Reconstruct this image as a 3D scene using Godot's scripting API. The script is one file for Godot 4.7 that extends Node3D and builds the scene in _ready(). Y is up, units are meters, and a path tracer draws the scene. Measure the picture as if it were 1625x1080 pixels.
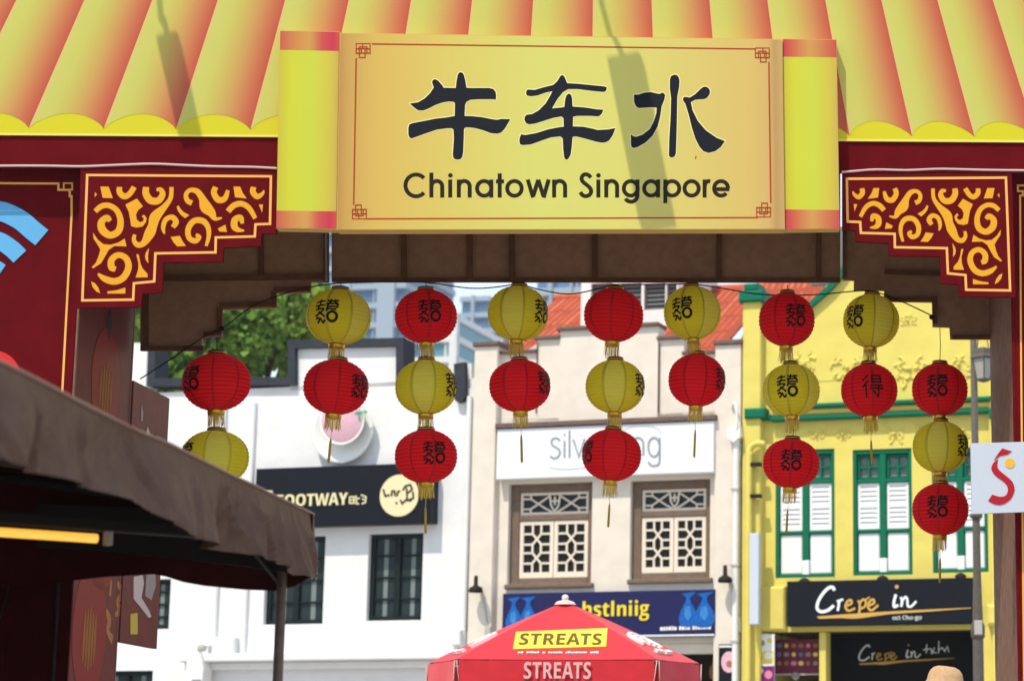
extends Node3D
# A street gate with paper lanterns, a stall awning at the left, shophouses across the road.
# Marks surveyed on the photograph (u, v) are met with the real plane on which each thing stands,
# so every shape below has its own distance and true size in metres.

class Frame:
	const F := 3541.0
	const CU := 1257.0
	const CV := 540.0
	const PITCH := 0.18427
	const EYE := Vector3(0, 1.35, 0)
	var o: Vector3
	var b: Basis
	func _init(origin: Vector3, basis: Basis) -> void:
		o = origin
		b = basis
	static func ray(u: float, v: float) -> Vector3:
		var d := Vector3((u - CU) / F, (CV - v) / F, -1.0)
		return Basis(Vector3(1, 0, 0), PITCH) * d
	func at(u: float, v: float, dz := 0.0) -> Vector3:
		var d := ray(u, v)
		var n := b.z
		var p0 := o + n * dz
		var t := n.dot(p0 - EYE) / n.dot(d)
		return b.inverse() * (EYE + d * t - o)
	func p2(u: float, v: float, dz := 0.0) -> Vector2:
		var p := at(u, v, dz)
		return Vector2(p.x, p.y)
	func world(p: Vector3) -> Vector3:
		return o + b * p
	# a frame whose origin is the surveyed point
	func base(u: float, v: float, dz := 0.0) -> Frame:
		return Frame.new(world(at(u, v, dz)), b)
	# a frame whose origin is on the ground below the surveyed point
	func ground(u: float, v: float, dz := 0.0) -> Frame:
		var w := world(at(u, v, dz))
		return Frame.new(Vector3(w.x, 0, w.z), b)
	# x0, y0, x1, y1 in metres
	func rect(u0: float, v0: float, u1: float, v1: float, dz := 0.0) -> Array:
		var um := (u0 + u1) * 0.5
		var vm := (v0 + v1) * 0.5
		return [at(u0, vm, dz).x, at(um, v1, dz).y, at(u1, vm, dz).x, at(um, v0, dz).y]
	func list(px: Array, dz := 0.0) -> Array:
		var r := []
		for i in range(0, px.size(), 2):
			r.append(p2(px[i], px[i + 1], dz))
		return r


class Shape:
	var st := SurfaceTool.new()
	var hue := Color.WHITE
	var any := false
	func _init() -> void:
		st.begin(Mesh.PRIMITIVE_TRIANGLES)
		st.set_smooth_group(-1)
	func smooth(on := true) -> Shape:
		st.set_smooth_group(1 if on else -1)
		return self
	func vert(p: Vector3) -> void:
		st.set_color(hue)
		st.add_vertex(p)
	# counter-clockwise as seen from outside
	func tri(a: Vector3, c: Vector3, d: Vector3) -> void:
		any = true
		vert(a); vert(d); vert(c)
	func quad(a: Vector3, c: Vector3, d: Vector3, e: Vector3) -> void:
		tri(a, c, d)
		tri(a, d, e)
	# four corners with a colour each (printed colour)
	func quad_print(p: Array, c: Array) -> void:
		any = true
		for i in [0, 2, 1, 0, 3, 2]:
			st.set_color(c[i])
			st.add_vertex(p[i])
	func box(a: Vector3, c: Vector3) -> Shape:
		var x0 := minf(a.x, c.x); var x1 := maxf(a.x, c.x)
		var y0 := minf(a.y, c.y); var y1 := maxf(a.y, c.y)
		var z0 := minf(a.z, c.z); var z1 := maxf(a.z, c.z)
		quad(Vector3(x0, y0, z1), Vector3(x1, y0, z1), Vector3(x1, y1, z1), Vector3(x0, y1, z1))
		quad(Vector3(x1, y0, z0), Vector3(x0, y0, z0), Vector3(x0, y1, z0), Vector3(x1, y1, z0))
		quad(Vector3(x1, y0, z1), Vector3(x1, y0, z0), Vector3(x1, y1, z0), Vector3(x1, y1, z1))
		quad(Vector3(x0, y0, z0), Vector3(x0, y0, z1), Vector3(x0, y1, z1), Vector3(x0, y1, z0))
		quad(Vector3(x0, y1, z1), Vector3(x1, y1, z1), Vector3(x1, y1, z0), Vector3(x0, y1, z0))
		quad(Vector3(x0, y0, z0), Vector3(x1, y0, z0), Vector3(x1, y0, z1), Vector3(x0, y0, z1))
		return self
	# a box with its front edges chamfered
	func bevel(a: Vector3, c: Vector3, e := 0.008) -> Shape:
		var x0 := minf(a.x, c.x); var x1 := maxf(a.x, c.x)
		var y0 := minf(a.y, c.y); var y1 := maxf(a.y, c.y)
		var z0 := minf(a.z, c.z); var z1 := maxf(a.z, c.z)
		var f := [Vector3(x0 + e, y0 + e, z1), Vector3(x1 - e, y0 + e, z1), Vector3(x1 - e, y1 - e, z1), Vector3(x0 + e, y1 - e, z1)]
		var m := [Vector3(x0, y0, z1 - e), Vector3(x1, y0, z1 - e), Vector3(x1, y1, z1 - e), Vector3(x0, y1, z1 - e)]
		var k := [Vector3(x0, y0, z0), Vector3(x1, y0, z0), Vector3(x1, y1, z0), Vector3(x0, y1, z0)]
		quad(f[0], f[1], f[2], f[3])
		quad(k[1], k[0], k[3], k[2])
		for i in 4:
			var j := (i + 1) % 4
			quad(m[i], m[j], f[j], f[i])
			quad(k[i], k[j], m[j], m[i])
		return self
	func slab(pts: Array, z0: float, z1: float) -> Shape:
		var p := PackedVector2Array(pts)
		if Geometry2D.is_polygon_clockwise(p):
			p.reverse()
		# Godot calls a polygon clockwise in y-down axes; make it counter-clockwise in y-up
		var area := 0.0
		for i in p.size():
			var q := p[(i + 1) % p.size()]
			area += p[i].x * q.y - q.x * p[i].y
		if area < 0:
			p.reverse()
		var ix := Geometry2D.triangulate_polygon(p)
		for i in range(0, ix.size(), 3):
			var a := p[ix[i]]; var c := p[ix[i + 1]]; var d := p[ix[i + 2]]
			if (c - a).cross(d - a) < 0:
				var s := c
				c = d
				d = s
			tri(Vector3(a.x, a.y, z1), Vector3(c.x, c.y, z1), Vector3(d.x, d.y, z1))
			tri(Vector3(a.x, a.y, z0), Vector3(d.x, d.y, z0), Vector3(c.x, c.y, z0))
		for i in p.size():
			var a := p[i]
			var c := p[(i + 1) % p.size()]
			quad(Vector3(a.x, a.y, z0), Vector3(c.x, c.y, z0), Vector3(c.x, c.y, z1), Vector3(a.x, a.y, z1))
		return self
	# a flat band along points, each with its own width
	func ribbon(pts: Array, w: Array, z0: float, z1: float, closed := false) -> Shape:
		var n := pts.size()
		var l := []
		var r := []
		for i in n:
			var a: Vector2 = pts[(i - 1 + n) % n] if (closed or i > 0) else pts[i]
			var c: Vector2 = pts[(i + 1) % n] if (closed or i < n - 1) else pts[i]
			var p: Vector2 = pts[i]
			var d1 := (p - a).normalized() if p != a else (c - p).normalized()
			var d2 := (c - p).normalized() if p != c else d1
			var t := (d1 + d2)
			t = t.normalized() if t.length() > 0.01 else d1
			var nn := Vector2(-t.y, t.x)
			var k := 1.0 / clampf(nn.dot(Vector2(-d1.y, d1.x)), 0.5, 1.0)
			var h: float = (w[i] if w.size() > 1 else w[0]) * 0.5 * k
			l.append(p + nn * h)
			r.append(p - nn * h)
		for i in (n if closed else n - 1):
			var j := (i + 1) % n
			quad(Vector3(r[i].x, r[i].y, z1), Vector3(r[j].x, r[j].y, z1), Vector3(l[j].x, l[j].y, z1), Vector3(l[i].x, l[i].y, z1))
			quad(Vector3(r[i].x, r[i].y, z0), Vector3(r[j].x, r[j].y, z0), Vector3(r[j].x, r[j].y, z1), Vector3(r[i].x, r[i].y, z1))
			quad(Vector3(l[j].x, l[j].y, z0), Vector3(l[i].x, l[i].y, z0), Vector3(l[i].x, l[i].y, z1), Vector3(l[j].x, l[j].y, z1))
		if not closed:
			quad(Vector3(l[0].x, l[0].y, z0), Vector3(r[0].x, r[0].y, z0), Vector3(r[0].x, r[0].y, z1), Vector3(l[0].x, l[0].y, z1))
			var m := n - 1
			quad(Vector3(r[m].x, r[m].y, z0), Vector3(l[m].x, l[m].y, z0), Vector3(l[m].x, l[m].y, z1), Vector3(r[m].x, r[m].y, z1))
		return self
	func disc(c: Vector2, r: float, z0: float, z1: float, n := 40, ry := -1.0) -> Shape:
		var p := []
		for i in n:
			var a := TAU * i / n
			p.append(c + Vector2(cos(a) * r, sin(a) * (r if ry < 0 else ry)))
		return slab(p, z0, z1)
	func tube(pts: Array, r: float, n := 8) -> Shape:
		smooth()
		var rings := []
		var side := Vector3.ZERO
		for i in pts.size():
			var a: Vector3 = pts[maxi(i - 1, 0)]
			var c: Vector3 = pts[mini(i + 1, pts.size() - 1)]
			var t := (c - a).normalized()
			if side == Vector3.ZERO:
				side = t.cross(Vector3(0, 1, 0)) if absf(t.y) < 0.9 else t.cross(Vector3(1, 0, 0))
			side = (side - t * side.dot(t)).normalized()
			var up := t.cross(side)
			var ring := []
			for k in n:
				var g := TAU * k / n
				ring.append(pts[i] + (side * cos(g) + up * sin(g)) * r)
			rings.append(ring)
		for i in rings.size() - 1:
			for k in n:
				var j := (k + 1) % n
				quad(rings[i][k], rings[i][j], rings[i + 1][j], rings[i + 1][k])
		smooth(false)
		for k in range(1, n - 1):
			tri(rings[0][0], rings[0][k + 1], rings[0][k])
			tri(rings[-1][0], rings[-1][k], rings[-1][k + 1])
		return self
	# (radius, height) from bottom to top, turned round the y axis
	func lathe(prof: Array, n: int, c := Vector3.ZERO, soft := true) -> Shape:
		smooth(soft)
		for i in prof.size() - 1:
			for k in n:
				var g0 := TAU * k / n
				var g1 := TAU * (k + 1) / n
				var a: Vector2 = prof[i]
				var d: Vector2 = prof[i + 1]
				var p0 := c + Vector3(sin(g0) * a.x, a.y, cos(g0) * a.x)
				var p1 := c + Vector3(sin(g1) * a.x, a.y, cos(g1) * a.x)
				var p2 := c + Vector3(sin(g1) * d.x, d.y, cos(g1) * d.x)
				var p3 := c + Vector3(sin(g0) * d.x, d.y, cos(g0) * d.x)
				if a.x > 1e-5:
					tri(p0, p1, p2)
				if d.x > 1e-5:
					tri(p0, p2, p3)
		smooth(false)
		return self
	# a wall in the xy plane with rectangular openings [x0, y0, x1, y1], reveals included
	func wall(r: Array, holes: Array, z0: float, z1: float) -> Shape:
		var xs := [r[0], r[2]]
		var ys := [r[1], r[3]]
		for h in holes:
			xs += [h[0], h[2]]
			ys += [h[1], h[3]]
		xs.sort()
		ys.sort()
		for i in xs.size() - 1:
			for j in ys.size() - 1:
				if xs[i + 1] - xs[i] < 1e-5 or ys[j + 1] - ys[j] < 1e-5:
					continue
				var cx: float = (xs[i] + xs[i + 1]) / 2
				var cy: float = (ys[j] + ys[j + 1]) / 2
				var open: bool = cx < r[0] or cx > r[2] or cy < r[1] or cy > r[3]
				for h in holes:
					if cx > h[0] and cx < h[2] and cy > h[1] and cy < h[3]:
						open = true
				if not open:
					quad(Vector3(xs[i], ys[j], z1), Vector3(xs[i + 1], ys[j], z1), Vector3(xs[i + 1], ys[j + 1], z1), Vector3(xs[i], ys[j + 1], z1))
		for h in holes:
			quad(Vector3(h[0], h[1], z0), Vector3(h[0], h[1], z1), Vector3(h[0], h[3], z1), Vector3(h[0], h[3], z0))
			quad(Vector3(h[2], h[1], z1), Vector3(h[2], h[1], z0), Vector3(h[2], h[3], z0), Vector3(h[2], h[3], z1))
			quad(Vector3(h[0], h[1], z0), Vector3(h[2], h[1], z0), Vector3(h[2], h[1], z1), Vector3(h[0], h[1], z1))
			quad(Vector3(h[0], h[3], z1), Vector3(h[2], h[3], z1), Vector3(h[2], h[3], z0), Vector3(h[0], h[3], z0))
		quad(Vector3(r[0], r[1], z0), Vector3(r[0], r[1], z1), Vector3(r[0], r[3], z1), Vector3(r[0], r[3], z0))
		quad(Vector3(r[2], r[1], z1), Vector3(r[2], r[1], z0), Vector3(r[2], r[3], z0), Vector3(r[2], r[3], z1))
		quad(Vector3(r[0], r[3], z1), Vector3(r[2], r[3], z1), Vector3(r[2], r[3], z0), Vector3(r[0], r[3], z0))
		return self
	func mesh() -> ArrayMesh:
		st.generate_normals()
		return st.commit()


# ---------------------------------------------------------------- naming and placing
var used := {}
func numbered(called: String) -> String:
	var n: int = used.get(called, 0)
	used[called] = n + 1
	return called if n == 0 else "%s_%03d" % [called, n]

func tag(o: Node, label: String, category: String, group := "", kind := "") -> void:
	if label: o.set_meta("label", label)
	if category: o.set_meta("category", category)
	if group: o.set_meta("group", group)
	if kind: o.set_meta("kind", kind)

func thing(called: String, label: String, category: String, fr: Frame, group := "") -> Node3D:
	var o := Node3D.new()
	o.name = numbered(called)
	add_child(o)
	o.transform = Transform3D(fr.b, fr.o)
	tag(o, label, category, group)
	return o

var counts := {}
func part(called: String, sh, m: Material, parent: Node, label := "") -> MeshInstance3D:
	var o := MeshInstance3D.new()
	o.mesh = sh.mesh() if sh is Shape else sh
	o.material_override = m
	var key := "%d/%s" % [parent.get_instance_id(), called]
	var n: int = counts.get(key, 0)
	counts[key] = n + 1
	o.name = called if n == 0 else "%s_%03d" % [called, n]
	parent.add_child(o, true)
	if label: o.set_meta("label", label)
	return o

func group_part(called: String, parent: Node) -> Node3D:
	var o := Node3D.new()
	var key := "%d/%s" % [parent.get_instance_id(), called]
	var n: int = counts.get(key, 0)
	counts[key] = n + 1
	o.name = called if n == 0 else "%s_%03d" % [called, n]
	parent.add_child(o, true)
	return o

func stuff(o: Node) -> void:
	o.set_meta("kind", "stuff")

# smooth curve through (x, y, width) triples
func curve3(a: Array, per := 6) -> Array:
	var p := []
	for i in range(0, a.size(), 3):
		p.append(Vector3(a[i], a[i + 1], a[i + 2]))
	return catmull(p, per)

func catmull(p: Array, per := 6) -> Array:
	var out := []
	for i in p.size() - 1:
		var p0: Vector3 = p[maxi(i - 1, 0)]
		var p1: Vector3 = p[i]
		var p2: Vector3 = p[i + 1]
		var p3: Vector3 = p[mini(i + 2, p.size() - 1)]
		for k in per:
			out.append(p1.cubic_interpolate(p2, p0, p3, float(k) / per))
	out.append(p[-1])
	return out

# lettering set in a box: left, baseline, width, cap height
func lettering(called: String, words: String, font: String, bold: bool, x: float, y: float, w: float, h: float, z: float, m: Material, parent: Node, depth := 0.006) -> MeshInstance3D:
	var f := SystemFont.new()
	f.font_names = PackedStringArray([font])
	f.font_weight = 700 if bold else 400
	var t := TextMesh.new()
	t.font = f
	t.text = words
	t.font_size = 64
	t.pixel_size = 0.01
	t.depth = 0.01
	t.curve_step = 1.0
	var box := t.get_aabb()
	var cap := TextMesh.new()
	cap.font = f
	cap.text = "H"
	cap.font_size = 64
	cap.pixel_size = 0.01
	cap.depth = 0.01
	var cb := cap.get_aabb()
	var o := part(called, t, m, parent)
	var sx := w / maxf(box.size.x, 0.001)
	var sy := h / maxf(cb.size.y, 0.001)
	o.transform = Transform3D(Basis.from_scale(Vector3(sx, sy, depth / 0.01)), Vector3(x - box.position.x * sx, y - cb.position.y * sy, z + depth / 2))
	return o


# ---------------------------------------------------------------- materials
var noises := {}
func noise_tex(seed_: int, freq: float, lo: float, hi: float, normal := false, kind := FastNoiseLite.TYPE_SIMPLEX_SMOOTH, oct := 4) -> NoiseTexture2D:
	var key := "%d %f %f %f %s %d" % [seed_, freq, lo, hi, normal, kind]
	if noises.has(key):
		return noises[key]
	var n := FastNoiseLite.new()
	n.seed = seed_
	n.frequency = freq
	n.noise_type = kind
	n.fractal_octaves = oct
	var t := NoiseTexture2D.new()
	t.width = 512
	t.height = 512
	t.seamless = true
	t.noise = n
	if normal:
		t.as_normal_map = true
		t.bump_strength = 6.0
	else:
		var g := Gradient.new()
		g.set_color(0, Color(lo, lo, lo))
		g.set_color(1, Color(hi, hi, hi))
		t.color_ramp = g
	noises[key] = t
	return t

# s = 0..255 surface colour
func mat(r: float, g: float, b: float, rough := 0.7, grain := 0.0, tile := 1.0, bump := 0.0) -> StandardMaterial3D:
	var m := StandardMaterial3D.new()
	m.albedo_color = Color(r / 255.0, g / 255.0, b / 255.0)
	m.roughness = rough
	m.metallic_specular = 0.25
	if grain > 0.0:
		m.albedo_texture = noise_tex(int(r + g * 3 + b * 7), 0.012, 1.0 - grain, 1.0)
	if bump > 0.0:
		m.normal_enabled = true
		m.normal_texture = noise_tex(77, 0.05, 0, 1, true)
		m.normal_scale = bump
	if grain > 0.0 or bump > 0.0:
		m.uv1_triplanar = true
		m.uv1_world_triplanar = true
		m.uv1_scale = Vector3.ONE * tile
	return m

func metal(r: float, g: float, b: float, rough := 0.4) -> StandardMaterial3D:
	var m := mat(r, g, b, rough)
	m.metallic = 0.9
	m.metallic_specular = 0.5
	return m

func lin(r: float, g: float, b: float) -> Color:
	return Color(r / 255.0, g / 255.0, b / 255.0).srgb_to_linear()

var gate_front: Frame
var gate_back: Frame
var street: Frame
var M := {}

# ---------------------------------------------------------------- the street gate
const BACK := -1.46     # the gate's rear boards stand this far behind its front boards
const PILLAR := -0.13   # pillar panels stand back from the brackets

func zoomed(fr: Frame, a: Array, ox: float, oy: float, k: float, dz := 0.0) -> Array:
	var r := []
	for i in range(0, a.size(), 2):
		r.append(fr.p2(ox + a[i] / k, oy + a[i + 1] / k, dz))
	return r

func mix_stops(stops: Array, t: float) -> Color:
	for i in stops.size() - 1:
		if t <= stops[i + 1][0]:
			var k: float = (t - stops[i][0]) / maxf(stops[i + 1][0] - stops[i][0], 1e-6)
			return (stops[i][1] as Color).lerp(stops[i + 1][1], clampf(k, 0, 1))
	return stops[-1][1]

# a sheet of vinyl printed with colour stops from left to right: quad corners tl, tr, br, bl
func printed(fr: Frame, c: Array, stops: Array, z: float, cols := 24) -> Shape:
	var s := Shape.new()
	var q := fr.list(c, z)
	for k in cols:
		var t0 := float(k) / cols
		var t1 := float(k + 1) / cols
		var b0: Vector2 = q[3].lerp(q[2], t0)
		var b1: Vector2 = q[3].lerp(q[2], t1)
		var u0: Vector2 = q[0].lerp(q[1], t0)
		var u1: Vector2 = q[0].lerp(q[1], t1)
		var c0 := mix_stops(stops, t0)
		var c1 := mix_stops(stops, t1)
		s.quad_print([Vector3(b0.x, b0.y, z), Vector3(b1.x, b1.y, z), Vector3(u1.x, u1.y, z), Vector3(u0.x, u0.y, z)], [c0, c1, c1, c0])
	return s

const BRACKET_EDGE := [36, -6, 1562, -6, 1562, 515, 1445, 519, 1441, 611, 1149, 627, 1144, 737, 681, 742, 672, 974, 515, 984, 508, 1088, 0, 1094]
const BRACKET_LINE := [88, 62, 1520, 72, 1513, 442, 1400, 446, 1394, 540, 1090, 548, 1088, 664, 620, 672, 610, 890, 452, 905, 446, 1032, 50, 1038]
const SCROLL_SHAPES := [
	[190, 152, 255, 152, 288, 242, 208, 240],
	[385, 292, 475, 245, 522, 305, 485, 335, 468, 370, 475, 410, 500, 430, 525, 420, 528, 398, 512, 385, 530, 370, 552, 398, 545, 430, 520, 462, 470, 472, 430, 460, 424, 415, 412, 350],
	[133, 510, 150, 535, 170, 565, 215, 600, 270, 605, 330, 588, 380, 556, 395, 618, 300, 615, 255, 645, 225, 700, 195, 750, 135, 788, 122, 780, 155, 745, 178, 690, 190, 640, 160, 590, 138, 560],
	[118, 890, 150, 905, 175, 940, 190, 982, 160, 970, 130, 935],
	[245, 968, 320, 958, 385, 938, 385, 985, 245, 985],
	[470, 680, 490, 680, 503, 750, 520, 790, 558, 830, 560, 858, 465, 860, 485, 800, 488, 750],
	[570, 628, 562, 690, 565, 750, 545, 725, 538, 695, 545, 665],
	[800, 298, 815, 325, 840, 350, 885, 375, 850, 398, 815, 370, 795, 340, 785, 310],
	[738, 545, 810, 535, 830, 575, 858, 615, 790, 618, 760, 585],
	[1228, 152, 1280, 152, 1300, 200, 1332, 245, 1240, 235],
	[1105, 480, 1165, 448, 1178, 505, 1120, 502],
	[1425, 292, 1458, 290, 1452, 355],
	[148, 195, 165, 212, 145, 235]]
const SCROLL_CURVES := [
	[340, 155, 42, 340, 195, 46, 375, 228, 48, 415, 212, 46, 455, 155, 44],
	[548, 155, 48, 545, 205, 54, 580, 258, 58, 640, 262, 56, 675, 215, 48, 660, 175, 36, 628, 178, 26],
	[745, 155, 34, 738, 240, 36, 690, 310, 50, 620, 385, 86, 600, 450, 74, 575, 515, 84, 530, 590, 52, 482, 606, 44, 452, 570, 34, 458, 525, 28],
	[150, 345, 40, 200, 305, 46, 260, 300, 44, 320, 340, 44, 348, 420, 50, 330, 500, 56, 265, 530, 56, 208, 490, 62, 198, 430, 56, 240, 395, 50, 266, 420, 36],
	[172, 830, 18, 225, 870, 48, 300, 890, 55, 370, 860, 55, 410, 780, 52, 390, 710, 48, 330, 685, 48, 278, 722, 52, 278, 780, 54, 310, 795, 40],
	[690, 520, 14, 680, 470, 34, 700, 410, 40, 750, 390, 42, 780, 428, 46, 755, 468, 40],
	[1015, 615, 24, 1035, 540, 34, 1030, 470, 40, 990, 420, 48, 920, 420, 48, 876, 480, 46, 882, 550, 42, 930, 575, 44, 960, 545, 36, 935, 525, 24],
	[905, 280, 44, 870, 262, 40, 858, 215, 36, 890, 180, 36, 945, 190, 46, 985, 245, 56, 1012, 310, 92, 1055, 355, 68, 1085, 402, 34, 1138, 395, 14],
	[1090, 155, 44, 1075, 200, 46, 1110, 255, 50, 1160, 245, 46, 1185, 180, 28],
	[1385, 155, 44, 1380, 195, 46, 1415, 230, 44, 1455, 205, 28, 1465, 180, 10],
	[1185, 345, 46, 1230, 300, 48, 1290, 285, 46, 1350, 320, 42, 1398, 400, 34],
	[1298, 440, 26, 1282, 395, 48, 1240, 410, 52, 1235, 460, 54, 1262, 488, 40, 1312, 495, 14]]

func bracket(gate: Node3D, right: bool) -> void:
	var k := 4.909
	var fr := gate_front
	var conv := func(a: Array, step: int, dz: float) -> Array:
		var r := []
		for i in range(0, a.size(), step):
			var x: float = a[i]
			var y: float = a[i + 1]
			var u := 120.0 + x / k
			var v := 265.0 + y / k
			if right:
				u = 1325.0 + (95.0 + (1520.0 - x) * 0.866) / 4.91
				v = 265.0 + (85.0 + (y - 65.0) * 0.9) / 4.91
			r.append(fr.p2(u, v, dz))
		return r
	var board := part("bracket", Shape.new().slab(conv.call(BRACKET_EDGE, 2, 0.012), -0.02, 0.012), M.maroon, gate)
	part("gold_line", Shape.new().ribbon(conv.call(BRACKET_LINE, 2, 0.012), [0.0155], 0.012, 0.0134, true), M.gold_line, board)
	for a in SCROLL_SHAPES:
		part("gold_scroll", Shape.new().slab(conv.call(a, 2, 0.012), 0.012, 0.0132), M.gold, board)
	for a in SCROLL_CURVES:
		var s := curve3(a, 6)
		var flat := []
		var w := []
		for p in s:
			flat += [p.x, p.y]
			w.append(p.z / k * 0.00395 * (0.88 if right else 1.0))
		part("gold_scroll", Shape.new().ribbon(conv.call(flat, 2, 0.012), w, 0.012, 0.0132), M.gold, board)

func build_gate() -> void:
	var fr := gate_front
	var g := thing("street_gate", "maroon and yellow festival gate with printed tile roof and stepped brackets over the street", "gate", Frame.new(fr.o, fr.b))
	# roof board: vinyl printed with long tiles
	var top: float = fr.at(800, -130, 0.02).y
	var foot: float = fr.at(880, 220.5, 0.02).y
	var x0: float = fr.at(-260, 400).x
	var x1: float = fr.at(1900, 400).x
	var roof := part("roof_board", Shape.new().box(Vector3(x0, foot, -0.03), Vector3(x1, top, 0.02)), M.eave_yellow, g)
	part("eave_line", Shape.new().box(Vector3(x0, foot, 0.02), Vector3(x1, foot + 0.014, 0.0225)), M.eave_pale, roof)
	var tops := [-304, -194, -84, 25, 133, 241, 345, 452, 553, 652, 749, 846, 941, 1034, 1126, 1218, 1310, 1399, 1488, 1576, 1665, 1754]
	var stops := [[0.0, lin(222, 196, 124)], [0.03, lin(210, 206, 112)], [0.25, lin(208, 203, 106)], [0.45, lin(208, 184, 100)], [0.65, lin(210, 156, 96)], [0.85, lin(206, 118, 86)], [1.0, lin(198, 92, 74)]]
	for i in tops.size() - 1:
		var s := Shape.new()
		var n := 16
		var prev := []
		for c in n + 1:
			var t := float(c) / n
			var ut: float = lerpf(tops[i], tops[i + 1], t)
			var vb := 206.0 - 24.0 * pow(sin(PI * pow(t, 0.9)), 0.75) + (ut - 500.0) * 0.0078 + (3.0 if ut > 1200 else 0.0)
			var ub := 965.0 + (ut - 965.0) * (vb + 1915.0) / 1915.0
			var uu := 965.0 + (ut - 965.0) * (1915.0 - 128.0) / 1915.0
			var a := fr.at(ub, vb, 0.0214)
			var b := fr.at(uu, -128, 0.0214)
			var col := mix_stops(stops, t)
			if c > 0:
				s.quad_print([prev[0], a, b, prev[1]], [prev[2], col, col, prev[2]])
			prev = [a, b, col]
		part("printed_tile", s, M.print_vinyl, roof)
	# maroon band and the pale cord along its foot
	var band_foot: float = fr.at(880, 270, 0.008).y
	var xm: float = fr.at(880, 240).x
	part("band", Shape.new().box(Vector3(x0, band_foot, -0.03), Vector3(xm, foot - 0.002, 0.008)), M.maroon, g)
	part("band", Shape.new().box(Vector3(xm + 0.004, band_foot, -0.03), Vector3(x1, foot - 0.002, 0.008)), M.maroon, g)
	var cord := []
	for px in [[-60, 263], [0, 263], [70, 263], [130, 264], [180, 262], [240, 260], [290, 262], [340, 264], [400, 265], [439, 267]]:
		cord.append(fr.at(px[0], px[1], 0.018))
	part("edge_cord", Shape.new().tube(catmull(cord, 4), 0.008, 6), M.cord_white, g)
	cord = []
	for px in [[1336, 273], [1350, 272], [1390, 269], [1440, 270], [1490, 268], [1540, 269], [1590, 270], [1700, 271]]:
		cord.append(fr.at(px[0], px[1], 0.018))
	part("edge_cord", Shape.new().tube(catmull(cord, 4), 0.0075, 6), M.cord_white, g)
	bracket(g, false)
	bracket(g, true)
	# left pillar
	var xe: float = fr.at(122, 490, PILLAR).x
	var pil := part("pillar", Shape.new().bevel(Vector3(x0, 0, BACK), Vector3(xe, band_foot + 0.05, PILLAR), 0.006), M.maroon, g)
	var zp := PILLAR + 0.003
	part("gold_border", Shape.new().ribbon(fr.list([-80, 290, 92, 291, 92, 301, 110, 301, 110, 311, 113, 311, 113, 340, 98.5, 615, 80, 960, 72, 1150], zp), [0.0135], PILLAR, zp), M.gold_line, pil)
	part("border_knot", Shape.new().ribbon(fr.list([100.5, 290.5, 114, 290.5, 114, 301, 100.5, 301], zp), [0.009], PILLAR, zp + 0.0015, true), M.gold_line, pil)
	for arc in [[[-30, 337, 0, 335, 30, 348, 52, 366, 66, 377], 32.0], [[-30, 383, -5, 381, 16, 393, 31, 407], 28.0], [[-30, 425, -12, 423, 2, 430], 24.0]]:
		var pts := []
		var raw := fr.list(arc[0], zp)
		for p in raw:
			pts.append(Vector3(p.x, p.y, 0))
		var sm := catmull(pts, 6)
		var flat := []
		for p in sm:
			flat.append(Vector2(p.x, p.y))
		var wd: float = arc[1] * 0.00397
		part("signal_outline", Shape.new().ribbon(flat, [wd + 0.014], PILLAR, zp), M.navy, pil)
		part("signal_arc", Shape.new().ribbon(flat, [wd], PILLAR + 0.003, zp + 0.003), M.sky_blue, pil)
	part("lantern_print", Shape.new().disc(fr.p2(-14, 600, zp), 0.18, PILLAR, zp), M.print_red, pil)
	part("lantern_print_glow", Shape.new().disc(fr.p2(-22, 610, zp), 0.13, PILLAR + 0.003, zp + 0.003, 32), M.print_orange, pil)
	# printed inner face of the left pillar
	inner_face(g, pil, xe)
	# right pillar
	var xr: float = fr.at(1611, 600, PILLAR).x
	var pr := part("pillar", Shape.new().bevel(Vector3(xr, 0, BACK), Vector3(x1, band_foot + 0.05, PILLAR), 0.006), M.maroon, g)
	part("gold_border", Shape.new().ribbon(fr.list([1700, 294, 1616, 294, 1616, 303, 1624, 303, 1624, 310, 1619.5, 310, 1621, 560, 1626, 1100], zp), [0.012], PILLAR, zp), M.gold_line, pr)
	part("inner_board", Shape.new().box(Vector3(xr - 0.004, 0, BACK + 0.02), Vector3(xr + 0.001, band_foot, PILLAR - 0.02)), M.brown_board, pr)
	part("corner_strip", Shape.new().box(Vector3(xr - 0.012, 0, PILLAR - 0.03), Vector3(xr + 0.004, band_foot, PILLAR + 0.003)), M.maroon, pr)
	# deck that closes the gate's top, and the ends
	part("deck", Shape.new().box(Vector3(x0, top - 0.15, BACK - 0.05), Vector3(x1, top - 0.05, -0.03)), M.brown_board, g)
	part("lintel_beam", Shape.new().box(Vector3(fr.at(440, 350).x, fr.at(880, 352).y, -0.12), Vector3(fr.at(1334, 350).x, fr.at(880, 300).y, -0.035)), M.brown_dark, g)
	# rear boards, seen from behind
	var zb := BACK + 0.03
	var up := -60.0
	var bl := part("rear_bracket", Shape.new().slab(fr.list([222, up, 519.5, up, 519.5, 447, 493, 447, 493, 463.5, 438, 465, 438, 488, 352, 491, 352, 533, 320, 535, 319, 556, 222, 556], zb), BACK, zb), M.plywood, g)
	var br := part("rear_bracket", Shape.new().slab(fr.list([1338, up, 1338, 444, 1355.6, 444.5, 1355.6, 460, 1403.6, 460.6, 1403.6, 478, 1479.7, 479, 1480.7, 518, 1507.6, 519, 1509, 537.7, 1586, 538, 1590, up], zb), BACK, zb), M.plywood, g)
	var ln := part("rear_lintel", Shape.new().slab(fr.list([526, up, 1334, up, 1334, 447.5, 526, 446.5], zb), BACK, zb), M.plywood, g)
	var zr := zb + 0.03
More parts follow.
